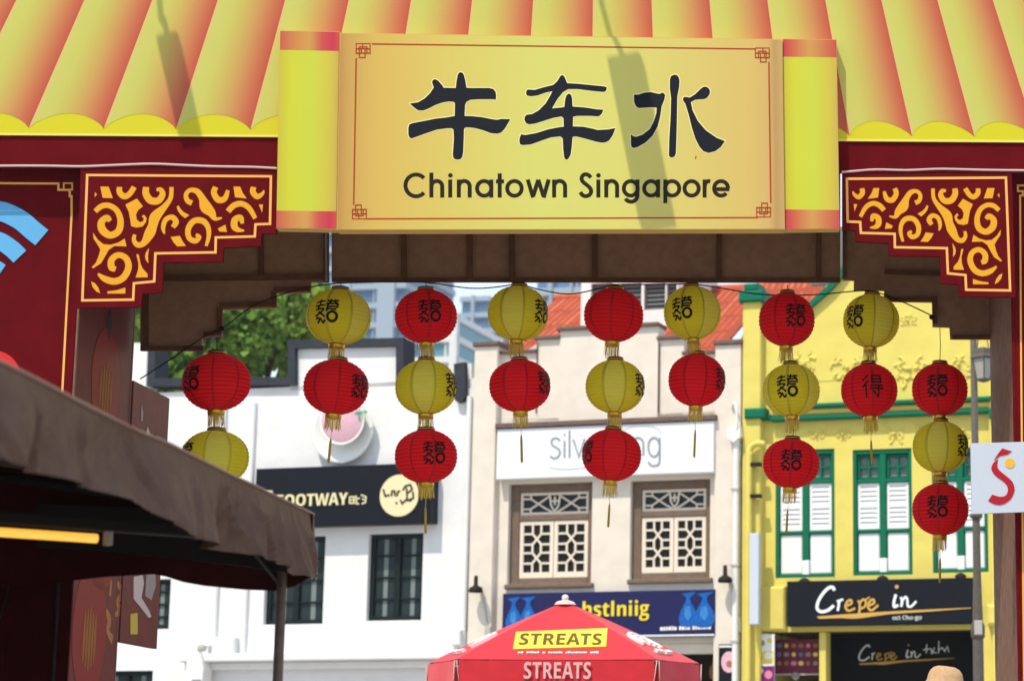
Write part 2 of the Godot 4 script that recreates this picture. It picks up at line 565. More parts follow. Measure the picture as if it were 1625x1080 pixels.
	for l in [[222, 552, 322, 552], [348, 527, 322, 530], [348, 527, 348, 487], [348, 484, 436, 481], [434, 486, 434, 462], [434, 459, 492, 457], [258, 441, 518, 438], [413, 300, 413, 440], [230, 400, 230, 556], [517, 300, 517, 447]]:
		part("batten", Shape.new().ribbon(fr.list(l, zr), [0.035], zb, zr - 0.004 * (l[0] % 3)), M.brown_dark, bl)
	for u in [640, 745, 812, 944, 1142, 1300]:
		part("batten", Shape.new().ribbon(fr.list([u, up, u, 441], zr), [0.038], zb, zr), M.brown_dark, ln)
	part("batten", Shape.new().ribbon(fr.list([527, 443.5, 1333, 444], zr), [0.03], zb, zr - 0.004), M.brown_dark, ln)
	for l in [[1341, 300, 1341, 440], [1405, 430, 1580, 436], [1484, 470, 1484, 512], [1408, 474, 1480, 474], [1512, 534, 1584, 534]]:
		part("batten", Shape.new().ribbon(fr.list(l, zr), [0.03], zb, zr - 0.003 * (l[0] % 3)), M.brown_dark, br)
	# rear roof boards so that the gate is closed from behind
	part("rear_roof_board", Shape.new().box(Vector3(x0, fr.at(800, up, zb).y, BACK - 0.03), Vector3(x1, top, BACK)), M.eave_yellow, g)
	# grey pole in the slit
	part("slit_pole", Shape.new().tube([fr.at(517, 300, BACK + 0.09), fr.at(517.5, 445, BACK + 0.09)], 0.008, 6), M.grey_metal, g)

func inner_face(g: Node3D, pil: Node3D, xe: float) -> void:
	var fr := Frame.new(gate_front.world(Vector3(xe + 0.004, 0, PILLAR)), Basis(-gate_front.b.z, Vector3(0, 1, 0), gate_front.b.x))
	var loc := Transform3D(Basis(Vector3(0, 0, -1), Vector3(0, 1, 0), Vector3(1, 0, 0)), Vector3(xe + 0.004, 0, PILLAR))
	var deep := -BACK + PILLAR
	var items := [
		["inner_panel", Shape.new().box(Vector3(0.03, 0.02, -0.004), Vector3(deep - 0.02, 4.6, 0.004)), M.panel_red],
		["inner_strip", Shape.new().box(Vector3(0.0, 0, -0.004), Vector3(0.028, 4.6, 0.008)), M.brown_board],
		["inner_strip", Shape.new().box(Vector3(deep - 0.02, 0, -0.004), Vector3(deep, 4.6, 0.008)), M.brown_board]]
	for spot in [[168, 605, 0.36, 0.21], [142, 1000, 0.44, 0.24], [160, 905, 0.12, 0.16]]:
		var c := fr.p2(spot[0], spot[1], 0.008)
		var big: float = spot[2]
		items.append(["lantern_print", Shape.new().disc(c, spot[3] * 1.6, 0.004, 0.007, 36, big), M.print_lantern])
		if big > 0.3:
			for s in 5:
				var x := (s - 2) * 0.062
				items.append(["lantern_print_stripe", Shape.new().disc(c + Vector2(x, -0.05), 0.022, 0.006, 0.009, 20, big * (0.5 - 0.06 * absf(s - 2))), M.print_glow])
	for a in [[186, 925, 10, 193, 940, 16, 186, 955, 14, 190, 968, 16, 182, 975, 8], [168, 968, 8, 173, 985, 20, 170, 1000, 12, 178, 1015, 16], [176, 920, 10, 174, 945, 12]]:
		var pts := []
		var w := []
		for p in curve3(a, 5):
			pts.append(fr.p2(p.x, p.y, 0.006))
			w.append(p.z * 0.004)
		items.append(["printed_scroll", Shape.new().ribbon(pts, w, 0.004, 0.0065), M.print_scroll])
	items.append(["small_emblem", Shape.new().disc(fr.p2(174, 513, 0.008), 0.05, 0.004, 0.008, 24, 0.1), M.teal_dark])
	for it in items:
		var o := part(it[0], it[1], it[2], pil)
		o.transform = loc

# ---------------------------------------------------------------- the name sign
const OX := [428, 66, 442, 71, 450, 85, 460, 120, 470, 182, 500, 184, 640, 184, 672, 192, 688, 215, 691, 240, 690, 270, 660, 268, 560, 268, 500, 272, 472, 286, 460, 308, 456, 392, 520, 394, 590, 402, 660, 416, 700, 421, 730, 414, 798, 416, 775, 455, 755, 488, 730, 515, 700, 525, 650, 520, 590, 498, 530, 482, 480, 477, 460, 480, 452, 490, 450, 560, 446, 660, 440, 695, 428, 712, 412, 718, 388, 716, 372, 705, 368, 680, 376, 560, 373, 495, 360, 484, 330, 484, 250, 494, 150, 528, 90, 550, 60, 560, 44, 553, 36, 530, 36, 480, 44, 455, 70, 445, 150, 430, 240, 412, 330, 402, 382, 392, 384, 300, 376, 288, 340, 284, 290, 292, 240, 310, 190, 335, 150, 352, 110, 352, 80, 330, 45, 300, 110, 290, 160, 260, 200, 220, 226, 180, 212, 140, 222, 122, 240, 118, 262, 132, 290, 165, 300, 182, 390, 184, 396, 130, 406, 82, 416, 69]
const CART := [1185, 86, 1198, 95, 1208, 115, 1222, 148, 1300, 152, 1430, 165, 1500, 172, 1518, 180, 1514, 200, 1502, 212, 1480, 213, 1400, 205, 1300, 192, 1230, 192, 1190, 215, 1150, 265, 1108, 336, 1200, 326, 1206, 270, 1216, 238, 1235, 224, 1252, 236, 1258, 260, 1262, 322, 1350, 328, 1440, 342, 1492, 345, 1480, 375, 1460, 394, 1440, 396, 1400, 392, 1300, 392, 1266, 398, 1264, 470, 1340, 472, 1400, 484, 1450, 497, 1530, 492, 1582, 482, 1562, 535, 1535, 575, 1505, 590, 1480, 592, 1440, 585, 1350, 560, 1290, 545, 1262, 548, 1256, 620, 1248, 680, 1230, 712, 1214, 720, 1200, 705, 1196, 680, 1192, 640, 1188, 560, 1170, 545, 1100, 552, 1020, 580, 950, 605, 890, 610, 870, 604, 864, 580, 868, 550, 880, 527, 905, 535, 990, 520, 1080, 492, 1150, 478, 1196, 472, 1194, 410, 1180, 396, 1120, 406, 1050, 428, 980, 450, 935, 455, 912, 444, 902, 420, 906, 395, 922, 382, 960, 378, 1010, 350, 1060, 300, 1090, 250, 1112, 208, 1060, 218, 1000, 240, 950, 246, 920, 240, 914, 222, 918, 202, 930, 195, 980, 198, 1040, 180, 1120, 160, 1150, 130, 1168, 98]
const WATER := [[425, 84, 445, 89, 457, 105, 463, 130, 460, 180, 446, 250, 444, 400, 440, 560, 436, 670, 428, 692, 412, 702, 392, 700, 383, 688, 386, 560, 396, 400, 400, 260, 390, 190, 391, 120, 400, 94],
	[122, 234, 160, 232, 200, 218, 250, 214, 300, 226, 318, 228, 330, 218, 346, 222, 356, 236, 350, 270, 330, 320, 318, 400, 300, 470, 262, 540, 210, 590, 150, 625, 118, 632, 102, 620, 100, 590, 100, 528, 118, 543, 140, 548, 190, 530, 240, 490, 272, 430, 290, 370, 292, 330, 250, 328, 160, 334, 138, 322, 124, 290],
	[488, 262, 495, 252, 510, 250, 540, 255, 580, 230, 620, 190, 640, 176, 658, 173, 680, 184, 691, 205, 688, 230, 670, 255, 650, 266, 630, 268, 580, 272, 548, 290, 560, 350, 600, 430, 660, 500, 740, 555, 802, 580, 770, 625, 730, 655, 680, 668, 640, 655, 610, 620, 580, 560, 555, 480, 530, 380, 505, 300, 490, 280]]

func arc_pts(cx: float, cy: float, r: float, a0: float, a1: float, n := 22, ry := -1.0) -> Array:
	var p := []
	for i in n + 1:
		var a := deg_to_rad(lerpf(a0, a1, float(i) / n))
		p.append(cx + cos(a) * r)
		p.append(cy - sin(a) * (r if ry < 0 else ry))
	return p

func build_sign() -> void:
	var wf := gate_front
	var fr := wf.base(888, 364, 0.02)
	var t := thing("gate_sign", "long yellow scroll signboard with three black characters and Chinatown Singapore below", "signboard", fr)
	# depth is measured from the roof board's face
	var board := part("board", Shape.new().slab(fr.list([539, 52, 1242, 62, 1246, 364, 534, 365], 0.11), 0.0, 0.11), M.sign_edge, t)
	var stops := [[0.0, lin(196, 146, 84)], [0.02, lin(208, 166, 92)], [0.08, lin(222, 184, 98)], [0.25, lin(222, 202, 108)], [0.45, lin(220, 216, 118)], [0.62, lin(222, 214, 118)], [0.78, lin(222, 202, 116)], [0.93, lin(222, 190, 112)], [0.975, lin(216, 176, 112)], [0.985, lin(190, 150, 98)], [1.0, lin(206, 168, 112)]]
	part("board_print", printed(fr, [540, 53, 1241, 63, 1245, 363, 535, 364], stops, 0.112, 60), M.print_vinyl, board)
	var roll := [[0.0, lin(206, 192, 70)], [0.2, lin(214, 212, 66)], [0.55, lin(208, 214, 78)], [0.85, lin(214, 196, 78)], [1.0, lin(206, 176, 88)]]
	var cap := [[0.0, lin(206, 96, 84)], [0.25, lin(212, 140, 84)], [0.5, lin(214, 160, 88)], [0.7, lin(208, 92, 84)], [0.9, lin(206, 62, 86)], [1.0, lin(212, 90, 84)]]
	var cap_r := [[0.0, lin(206, 66, 84)], [0.2, lin(212, 110, 84)], [0.5, lin(214, 160, 90)], [0.8, lin(208, 120, 84)], [1.0, lin(208, 84, 82)]]
	var le := part("scroll_end", Shape.new().slab(fr.list([444, 48, 538.5, 50, 533.5, 364, 438, 362], 0.095), 0.0, 0.095), M.sign_edge, t)
	part("roll_print", printed(fr, [444, 79, 537.5, 81, 533.5, 335, 438.5, 334], roll, 0.0965), M.print_vinyl, le)
	part("cap_print", printed(fr, [444.5, 49, 538, 50.5, 537.5, 81, 444, 79], cap, 0.0965), M.print_vinyl, le)
	part("cap_print", printed(fr, [438.5, 334, 533.5, 335, 533, 363, 438, 361.5], cap, 0.0965), M.print_vinyl, le)
	var re := part("scroll_end", Shape.new().slab(fr.list([1242.5, 61, 1328, 62.5, 1333, 363, 1246.5, 364], 0.095), 0.0, 0.095), M.sign_edge, t)
	part("roll_print", printed(fr, [1243, 90, 1328, 91, 1332.5, 333, 1246, 332], roll, 0.0965), M.print_vinyl, re)
	part("cap_print", printed(fr, [1243, 62, 1327.5, 63, 1328, 91, 1243, 90], cap_r, 0.0965), M.print_vinyl, re)
	part("cap_print", printed(fr, [1246, 332, 1332.5, 333, 1333, 362.5, 1247, 363.5], cap_r, 0.0965), M.print_vinyl, re)
	# border with a knot in each corner
	var zb := 0.1132
	part("border_line", Shape.new().ribbon(fr.list([590, 69.5, 1200, 77.5], zb), [0.009], 0.11, zb), M.rust, board)
	part("border_line", Shape.new().ribbon(fr.list([565, 92, 561, 325], zb), [0.009], 0.11, zb), M.rust, board)
	part("border_line", Shape.new().ribbon(fr.list([1220.5, 98, 1223.5, 322], zb), [0.009], 0.11, zb), M.rust, board)
	part("border_line", Shape.new().ribbon(fr.list([582, 347, 1203, 345], zb), [0.009], 0.11, zb), M.rust, board)
	for c in [[576, 80, 1, 1], [570, 336, 1, -1], [1210, 87, -1, 1], [1212, 333, -1, -1]]:
		var s := Shape.new()
		var n := 0
		for q in [[-11, -11, -1, -3], [-1, -11, 11, -3], [-6, -6, 6, 4], [-6, 4, 3, 11], [3, -3, 11, 4], [-11, -3, -3, 4]]:
			var a: float = c[0] + q[0] * c[2]
			var b: float = c[1] + q[1] * c[3]
			var d: float = c[0] + q[2] * c[2]
			var e: float = c[1] + q[3] * c[3]
			s.ribbon(fr.list([a, b, d, b, d, e, a, e], zb), [0.006], 0.11, zb + 0.0004 * n, true)
			n += 1
		part("corner_knot", s, M.rust, board)
	# characters, with the thin pale outline of the print
	var shapes := [[OX, 640.0], [CART, 640.0], [WATER[0], 980.0], [WATER[1], 980.0], [WATER[2], 980.0]]
	for q in shapes:
		var pts := zoomed(fr, q[0], q[1], 100, 4.697, 0.114)
		for grown in Geometry2D.offset_polygon(PackedVector2Array(pts), 0.0055, Geometry2D.JOIN_ROUND):
			part("character_outline", Shape.new().slab(Array(grown), 0.112, 0.1125), M.outline_cream, board)
	part("character", Shape.new().slab(zoomed(fr, OX, 640, 100, 4.697, 0.117), 0.1125, 0.1133), M.ink, board)
	part("character", Shape.new().slab(zoomed(fr, CART, 640, 100, 4.697, 0.117), 0.1125, 0.1133), M.ink, board)
	var wt := Shape.new()
	for q in WATER:
		wt.slab(zoomed(fr, q, 980, 100, 4.697, 0.117), 0.1125, 0.1133)
	part("character", wt, M.ink, board)
	# the name in round geometric letters
	letters(fr, board)
	part("small_scratch", Shape.new().slab(fr.list([1104, 247, 1106, 247.5, 1104, 253, 1103, 252], 0.1135), 0.112, 0.1128), M.rust, board)

func smooth_px(a: Array) -> Array:
	var p := []
	for i in range(0, a.size(), 2):
		p.append(Vector3(a[i], a[i + 1], 0))
	var r := []
	for q in catmull(p, 4):
		r += [q.x, q.y]
	return r

func stem(x: float, y0: float, y1: float) -> Array:
	return [x, y0, x, y1]

func arch(x0: float, x1: float) -> Array:
	var r := (x1 - x0) / 2
	return [x0, 935] + arc_pts(x0 + r, 880 + r * 0.92, r, 180, 0, 16) + [x1, 1000]

func letters(fr: Frame, b: Node3D) -> void:
	sign_letter(fr, b, [arc_pts(94, 910, 79, 42, 318, 40, 81)], [])
	sign_letter(fr, b, [stem(208, 815, 1000), arch(208, 289)], [])
	sign_letter(fr, b, [stem(348.5, 866, 1000)], [[350, 835]])
	sign_letter(fr, b, [stem(413, 866, 1000), arch(413, 494)], [])
	sign_letter(fr, b, [[true] + arc_pts(602, 932, 53, 0, 345, 30, 55), stem(655, 866, 1000)], [])
	sign_letter(fr, b, [stem(718, 820, 1000), [690, 880, 750, 880]], [])
	sign_letter(fr, b, [[true] + arc_pts(828, 932, 54, 0, 345, 30, 55)], [])
	sign_letter(fr, b, [[927, 866, 967, 1000], [967, 992, 1006, 868], [1006, 868, 1045, 992], [1045, 1000, 1083, 866]], [])
	sign_letter(fr, b, [stem(1124, 866, 1000), arch(1124, 1206)], [])
	sign_letter(fr, b, [smooth_px([1398, 852, 1382, 834, 1357, 827, 1336, 838, 1329, 862, 1341, 885, 1370, 908, 1394, 932, 1400, 957, 1388, 980, 1362, 990, 1336, 982, 1320, 960])], [])
	sign_letter(fr, b, [stem(1454, 866, 1000)], [[1455, 835]])
	sign_letter(fr, b, [stem(1513, 866, 1000), arch(1513, 1594)], [])
	sign_letter(fr, b, [[true] + arc_pts(1696, 932, 52, 0, 345, 30, 54), [1746, 866, 1746, 985] + arc_pts(1698, 985, 48, 0, -150, 20, 46)], [])
	sign_letter(fr, b, [[true] + arc_pts(1848, 932, 52, 0, 345, 30, 54), stem(1900, 866, 1000)], [])
	sign_letter(fr, b, [[true] + arc_pts(2005, 932, 53, 0, 345, 30, 54), stem(1954, 866, 1042)], [])
	sign_letter(fr, b, [[true] + arc_pts(2150, 932, 53, 0, 345, 30, 54)], [])
	sign_letter(fr, b, [stem(2247, 866, 1000), [2247, 925] + arc_pts(2281, 908, 32, 170, 75, 8, 30)], [])
	sign_letter(fr, b, [arc_pts(2370, 932, 52, 0, 318, 30, 54), [2322, 938, 2432, 938]], [])

func sign_letter(fr: Frame, parent: Node3D, paths: Array, dots: Array) -> void:
	var k := 4.697
	var w := 30.5 / k * 0.00393
	var s := Shape.new()
	var n := 0
	for p in paths:
		var closed: bool = p[0] is bool
		var raw: Array = p.slice(1) if closed else p
		s.ribbon(zoomed(fr, raw, 640, 100, k, 0.117), [w], 0.112, 0.1128 + 0.0004 * n, closed)
		n += 1
	for d in dots:
		s.disc(fr.p2(640 + d[0] / k, 100 + d[1] / k, 0.117), 17.5 / k * 0.00393, 0.112, 0.113, 20)
	part("letter", s, M.letter_black, parent)

# ---------------------------------------------------------------- paper lanterns
const LR := 0.212
const LH := 0.192
const GLYPH_FORTUNE := [[-0.98, 0.72, -0.7, 0.84, -0.2, 0.86], [-1.0, 0.4, -0.6, 0.5, -0.16, 0.52], [-0.6, 1.0, -0.58, 0.6, -0.74, 0.2], [-0.94, 0.1, -0.5, 0.2, -0.22, 0.16, -0.5, -0.14, -0.96, -0.42], [-0.66, -0.06, -0.3, -0.32, -0.14, -0.5], [-0.94, -0.66, -0.7, -0.56, -0.62, -0.8, -0.84, -0.98], [-0.5, -0.6, -0.3, -0.98, -0.12, -0.76],
	[0.04, 0.92, 0.4, 0.86, 0.96, 0.94], [0.0, 0.66, 0.5, 0.64, 0.9, 0.7], [0.34, 1.04, 0.28, 0.74, 0.06, 0.46], [0.68, 1.0, 0.74, 0.7, 0.98, 0.48], [0.08, 0.36, 0.5, 0.4, 0.94, 0.34], [0.06, 0.14, 0.3, 0.18, 0.8, 0.14], [0.1, 0.36, 0.04, 0.0]]
const GLYPH_GAIN := [[-0.5, 0.98, -0.98, 0.5], [-0.45, 0.5, -0.98, -0.1], [-0.68, 0.14, -0.68, -0.98], [-0.12, 0.92, 0.72, 0.92], [-0.12, 0.95, -0.12, 0.28], [0.72, 0.95, 0.72, 0.28], [-0.12, 0.6, 0.72, 0.6], [-0.12, 0.3, 0.72, 0.3],
	[-0.28, 0.04, 0.88, 0.04], [-0.32, -0.22, 0.98, -0.22], [0.5, 0.04, 0.5, -0.9, 0.28, -0.76], [-0.02, -0.42, 0.2, -0.68]]

func skin_r(y: float) -> float:
	var t := clampf(y / LH, -1.0, 1.0)
	return LR * pow(maxf(1.0 - pow(absf(t), 2.25), 0.0), 0.52)

const RIBS := 21
func rib_y(f: float) -> float:
	return LH * 0.985 * sin((f - 0.5) * PI)

# one of the eight paper gores, pinched in a little between the wire hoops
func lantern_gore(i: int) -> Shape:
	var s := Shape.new().smooth()
	var prof := []
	for r in RIBS:
		for k in 4:
			var y := rib_y((r + k / 4.0) / RIBS)
			prof.append(Vector2(maxf(skin_r(y), 0.045) - 0.0042 * sin(PI * k / 4.0), y))
	prof.append(Vector2(0.045, LH * 0.985))
	var n := 7
	for j in prof.size() - 1:
		var a: Vector2 = prof[j]
		var d: Vector2 = prof[j + 1]
		for c in n:
			var g0 := TAU * (i + float(c) / n) / 8
			var g1 := TAU * (i + float(c + 1) / n) / 8
			s.quad(Vector3(sin(g0) * a.x, a.y, cos(g0) * a.x), Vector3(sin(g1) * a.x, a.y, cos(g1) * a.x), Vector3(sin(g1) * d.x, d.y, cos(g1) * d.x), Vector3(sin(g0) * d.x, d.y, cos(g0) * d.x))
	return s

func hoop_shape() -> Shape:
	var s := Shape.new()
	for r in range(1, RIBS):
		var y := rib_y(float(r) / RIBS)
		var q := maxf(skin_r(y), 0.045) + 0.0006
		var h := 0.0014
		s.lathe([Vector2(q - 0.0006, y - h), Vector2(q + 0.0004, y), Vector2(q - 0.0006, y + h)], 48)
	return s

func on_skin(x: float, y: float, lift: float) -> Vector3:
	# x, y in metres across the paper, x measured round the belly
	var g := x / LR
	var r := skin_r(y) + lift
	return Vector3(sin(g) * r, y, cos(g) * r)

func glyph_shape(strokes: Array, ring: bool) -> Shape:
	var s := Shape.new()
	var size := 0.08
	var all := []
	for q in strokes:
		all.append([q, false])
	if ring:
		var c := []
		for i in 19:
			var a := TAU * i / 18.0
			c += [0.5 + cos(a) * 0.38, -0.46 + sin(a) * 0.4]
		all.append([c, true])
	for e in all:
		var q: Array = e[0]
		var pts := []
		for i in range(0, q.size() - 2, 2):
			for k in 4:
				var p0 := Vector2(q[maxi(i - 2, 0)], q[maxi(i - 1, 1)])
				var p3 := Vector2(q[mini(i + 4, q.size() - 2)], q[mini(i + 5, q.size() - 1)])
				pts.append(Vector2(q[i], q[i + 1]).cubic_interpolate(Vector2(q[i + 2], q[i + 3]), p0, p3, k / 4.0) * size)
		pts.append(Vector2(q[-2], q[-1]) * size)
		var h := 0.0065 if not e[1] else 0.009
		for i in pts.size() - 1:
			var d: Vector2 = (pts[i + 1] - pts[i]).normalized()
			var n := Vector2(-d.y, d.x) * h
			var a: Vector2 = pts[i] - d * h * 0.4
			var b: Vector2 = pts[i + 1] + d * h * 0.4
			s.quad(on_skin(a.x - n.x, a.y - n.y, 0.0022), on_skin(b.x - n.x, b.y - n.y, 0.0022), on_skin(b.x + n.x, b.y + n.y, 0.0022), on_skin(a.x + n.x, a.y + n.y, 0.0022))
	return s

func seam_shape(g: float, half: float) -> Shape:
	var s := Shape.new()
	s.smooth()
	var n := 26
	for i in n:
		var y0 := LH * 0.97 * sin((float(i) / n - 0.5) * PI)
		var y1 := LH * 0.97 * sin((float(i + 1) / n - 0.5) * PI)
		var q := []
		for e in [[-half, y0], [half, y0], [half, y1], [-half, y1]]:
			var r := maxf(skin_r(e[1]), 0.045) + 0.0012
			var w: float = e[0] * (0.35 + 0.65 * r / LR) / r
			q.append(Vector3(sin(g + w) * r, e[1], cos(g + w) * r))
		s.quad(q[0], q[1], q[2], q[3])
	return s

var lantern_parts := {}
func make_lantern(kind: String) -> Node3D:
	var o := Node3D.new()
	var red := kind == "red"
	var skin := group_part("paper_shade", o)
	for i in 8:
		var thin: bool = i in [1, 6]
		var m: Material = (M.paper_red_thin if thin else M.paper_red) if red else (M.paper_yellow_thin if thin else M.paper_yellow)
		part("paper_gore", lantern_parts.get_or_add("gore%d" % i, lantern_gore(i).mesh()), m, skin)
	stuff(part("wire_hoops", lantern_parts.get_or_add("hoops", hoop_shape().mesh()), M.hoop_red if red else M.hoop_yellow, skin))
	for i in 8:
		part("seam", lantern_parts.get_or_add("seam%d" % i, seam_shape(TAU * i / 8, 0.0075 if i % 3 else 0.011).mesh()), M.seam_red if red else M.seam_yellow, skin)
	part("character", lantern_parts.get_or_add("fortune", glyph_shape(GLYPH_FORTUNE, true).mesh()), M.ink_black, o)
	part("top_ring", lantern_parts.get_or_add("top", Shape.new().lathe([Vector2(0.03, LH - 0.008), Vector2(0.056, LH - 0.008), Vector2(0.058, LH), Vector2(0.056, LH + 0.018), Vector2(0.048, LH + 0.02), Vector2(0.03, LH + 0.012)], 24).mesh()), M.ring_dark, o)
	part("foil_trim", lantern_parts.get_or_add("bits", Shape.new().lathe([Vector2(0.05, LH - 0.002), Vector2(0.0615, LH), Vector2(0.0615, LH + 0.008), Vector2(0.05, LH + 0.01)], 20).mesh()), M.foil, o)
	part("bottom_ring", lantern_parts.get_or_add("bottom", Shape.new().lathe([Vector2(0.03, -LH - 0.03), Vector2(0.052, -LH - 0.032), Vector2(0.054, -LH - 0.004), Vector2(0.05, -LH + 0.01), Vector2(0.03, -LH + 0.01)], 24).mesh()), M.foil, o)
	if not lantern_parts.has("fringe"):
		var rng := RandomNumberGenerator.new()
		rng.seed = 5
		var f := Shape.new()
		for i in 40:
			var g := TAU * i / 40 + rng.randf_range(-0.04, 0.04)
			var l := rng.randf_range(0.06, 0.092)
			var sway := rng.randf_range(-0.006, 0.008)
			var c := Vector3(sin(g), 0, cos(g))
			var t := Vector3(cos(g), 0, -sin(g)) * 0.0026
			var a := c * 0.05 + Vector3(0, -LH - 0.026, 0)
			var b := c * (0.052 + sway) + Vector3(rng.randf_range(-0.005, 0.005), -LH - 0.03 - l, 0)
			f.quad(b - t, b + t, a + t, a - t)
		lantern_parts.fringe = f.mesh()
	stuff(part("fringe", lantern_parts.fringe, M.fringe, o))
	return o

func lantern_list() -> Array:
	# kind, centre u, v, width, height, turn of the character (degrees; 999 = away), tail, hanging cord up to v, label
	return [
		["red", 343, 606, 107, 93, -52, false, 535, "red lantern hanging leftmost, under the stepped corner boards, above the yellow one by the awning"],
		["yellow", 341, 726, 106, 88, -64, false, 0, "yellow lantern half hidden behind the brown awning, below the leftmost red one"],
		["yellow", 537, 503, 104, 91, -22, false, 449, "yellow lantern at the top left, above the red one by the bowl sign"],
		["red", 533, 614, 103, 89, 50, true, 0, "red lantern in front of the round pink bowl sign"],
		["red", 676, 502, 99, 88, 7, false, 447, "red lantern at the top, in front of the blue glass tower"],
		["yellow", 676, 614, 98, 89, 62, false, 0, "yellow lantern between two red ones, beside the dark coping end of the white house"],
		["red", 676, 724, 99, 86, 16, true, 0, "red lantern hanging over the round cream badge of the black sign"],
		["yellow", 822, 497, 97, 90, 56, false, 449, "yellow lantern at the top, just left of the orange roof tiles"],
		["red", 825, 612, 98, 85, 58, true, 0, "red lantern hanging above the letters sil on the white sign"],
		["red", 974, 500, 96, 88, 999, false, 450, "plain red lantern without visible writing at the top, before the orange roof"],
		["yellow", 976, 613, 95, 87, 66, false, 0, "yellow lantern before the cream house's stepped parapet, between two red ones"],
		["red", 971, 722, 95, 84, -62, true, 0, "red lantern that covers the middle letters of the white sign"],
		["yellow", 1099, 496, 93, 88, -22, false, 449, "yellow lantern at the top, before the right half of the orange roof"],
		["red", 1106, 603, 92, 86, 64, true, 0, "red lantern above the right end of the white sign"],
		["red", 1249, 507, 91, 88, 20, false, 452, "red lantern at the top, in front of the green curved moulding"],
		["yellow", 1256, 619, 92, 86, -8, false, 0, "yellow lantern between two red ones, black character facing the viewer, left of the plaster flowers"],
		["red", 1256, 735, 91, 80, 0, true, 0, "red lantern that covers the top of the leftmost green window"],
		["yellow", 1383, 509, 91, 88, -38, false, 461, "yellow lantern touching the stepped right corner boards of the gate"],
		["red", 1380, 619, 91, 87, 8, true, 0, "red lantern with a plainer character than the others, before the green cornices"],
		["red", 1492, 618, 90, 86, -5, false, 520, "red lantern hanging on a long thread, beside the street lamp"],
		["yellow", 1493, 709, 90, 84, 60, false, 0, "yellow lantern between two red ones, touching the pale board with a red S"],
		["red", 1493, 808, 90, 84, -6, true, 0, "red lantern lowest at the right end, beside the grey lamp post"]]

func build_lanterns() -> void:
	var zb := BACK + 0.12
	var proto := {"red": make_lantern("red"), "yellow": make_lantern("yellow")}
	var rng := RandomNumberGenerator.new()
	rng.seed = 11
	for e in lantern_list():
		var fr := gate_front.base(e[1], e[2], zb)
		var o: Node3D = proto[e[0]].duplicate()
		o.name = numbered("paper_lantern")
		add_child(o)
		var px := 15.36 / 3541.0
		var s: float = e[3] * px / (2 * LR)
		var sy: float = e[4] * px / (2 * LH) * 0.99
		var turn: float = deg_to_rad(e[5] if e[5] != 999 else 175.0)
		# towards the camera from this spot
		var face := atan2(-fr.o.x, -fr.o.z)
		o.transform = Transform3D(Basis(Vector3(0, 0, 1), rng.randf_range(-0.06, 0.06)) * Basis(Vector3(0, 1, 0), face + turn) * Basis.from_scale(Vector3(s, sy, s)), fr.o)
		tag(o, e[8], "lantern", "paper lanterns strung under the gate")
		if e[1] == 1380:
			(o.get_node("character") as MeshInstance3D).mesh = glyph_shape(GLYPH_GAIN, false).mesh()
		if e[6]:
			var l := rng.randf_range(0.19, 0.25)
			var sway := rng.randf_range(-0.02, 0.015)
			part("tail_cord", Shape.new().tube([Vector3(0, -LH - 0.02, 0), Vector3(sway * 0.3, -LH - 0.13, 0), Vector3(sway * 0.6, -LH - 0.17, 0)], 0.0022, 5), M.foil, o)
			part("tassel", Shape.new().lathe([Vector2(0.0, -0.18 * l / 0.2), Vector2(0.009, -0.17 * l / 0.2), Vector2(0.0085, -0.05), Vector2(0.006, -0.012), Vector2(0.0, 0.0)], 8, Vector3(sway * 0.6, -LH - 0.165, 0)), M.tassel, o)
		if e[7] > 0:
			var up: float = (fr.at(e[1], e[7], 0).y) / sy
			part("cord", Shape.new().tube([Vector3(0, LH + 0.01, 0), Vector3(0.004, (LH + up) * 0.5, 0), Vector3(0, maxf(up, LH + 0.03), 0)], 0.003, 5), M.wire_black, o)
		else:
			part("cord", Shape.new().tube([Vector3(0, LH + 0.01, 0), Vector3(0.003, LH + 0.05, 0), Vector3(0, LH + 0.12, 0)], 0.0028, 5), M.wire_black, o)
	proto.red.free()
	proto.yellow.free()
	# the electric wire that carries them
	var f0 := Frame.new(gate_front.o, gate_front.b)
	var t := thing("lantern_wire", "thin black wire sagging along the foot of the gate's rear boards", "wire", f0)
	var runs := [[222, 601, 270, 570, 320, 536, 352, 521, 400, 486, 450, 466, 500, 454, 537, 449], [537, 449, 610, 447, 676, 448, 745, 457, 790, 455, 822, 449], [822, 449, 860, 460, 910, 466, 974, 451], [974, 451, 1040, 451, 1099, 450], [1099, 450, 1140, 456, 1200, 466, 1249, 468, 1300, 467, 1370, 461, 1400, 466, 1440, 482, 1478, 500]]
	for r in runs:
		var pts := []
		for i in range(0, r.size(), 2):
			pts.append(f0.at(r[i], r[i + 1], BACK + 0.1))
		part("wire_run", Shape.new().tube(catmull(pts, 5), 0.0045, 6), M.wire_black, t)
	for k in [[352, 521], [1479, 503]]:
		part("knot", Shape.new().lathe([Vector2(0, -0.02), Vector2(0.017, -0.01), Vector2(0.018, 0.01), Vector2(0, 0.02)], 10, f0.at(k[0], k[1], BACK + 0.1)), M.wire_black, t)

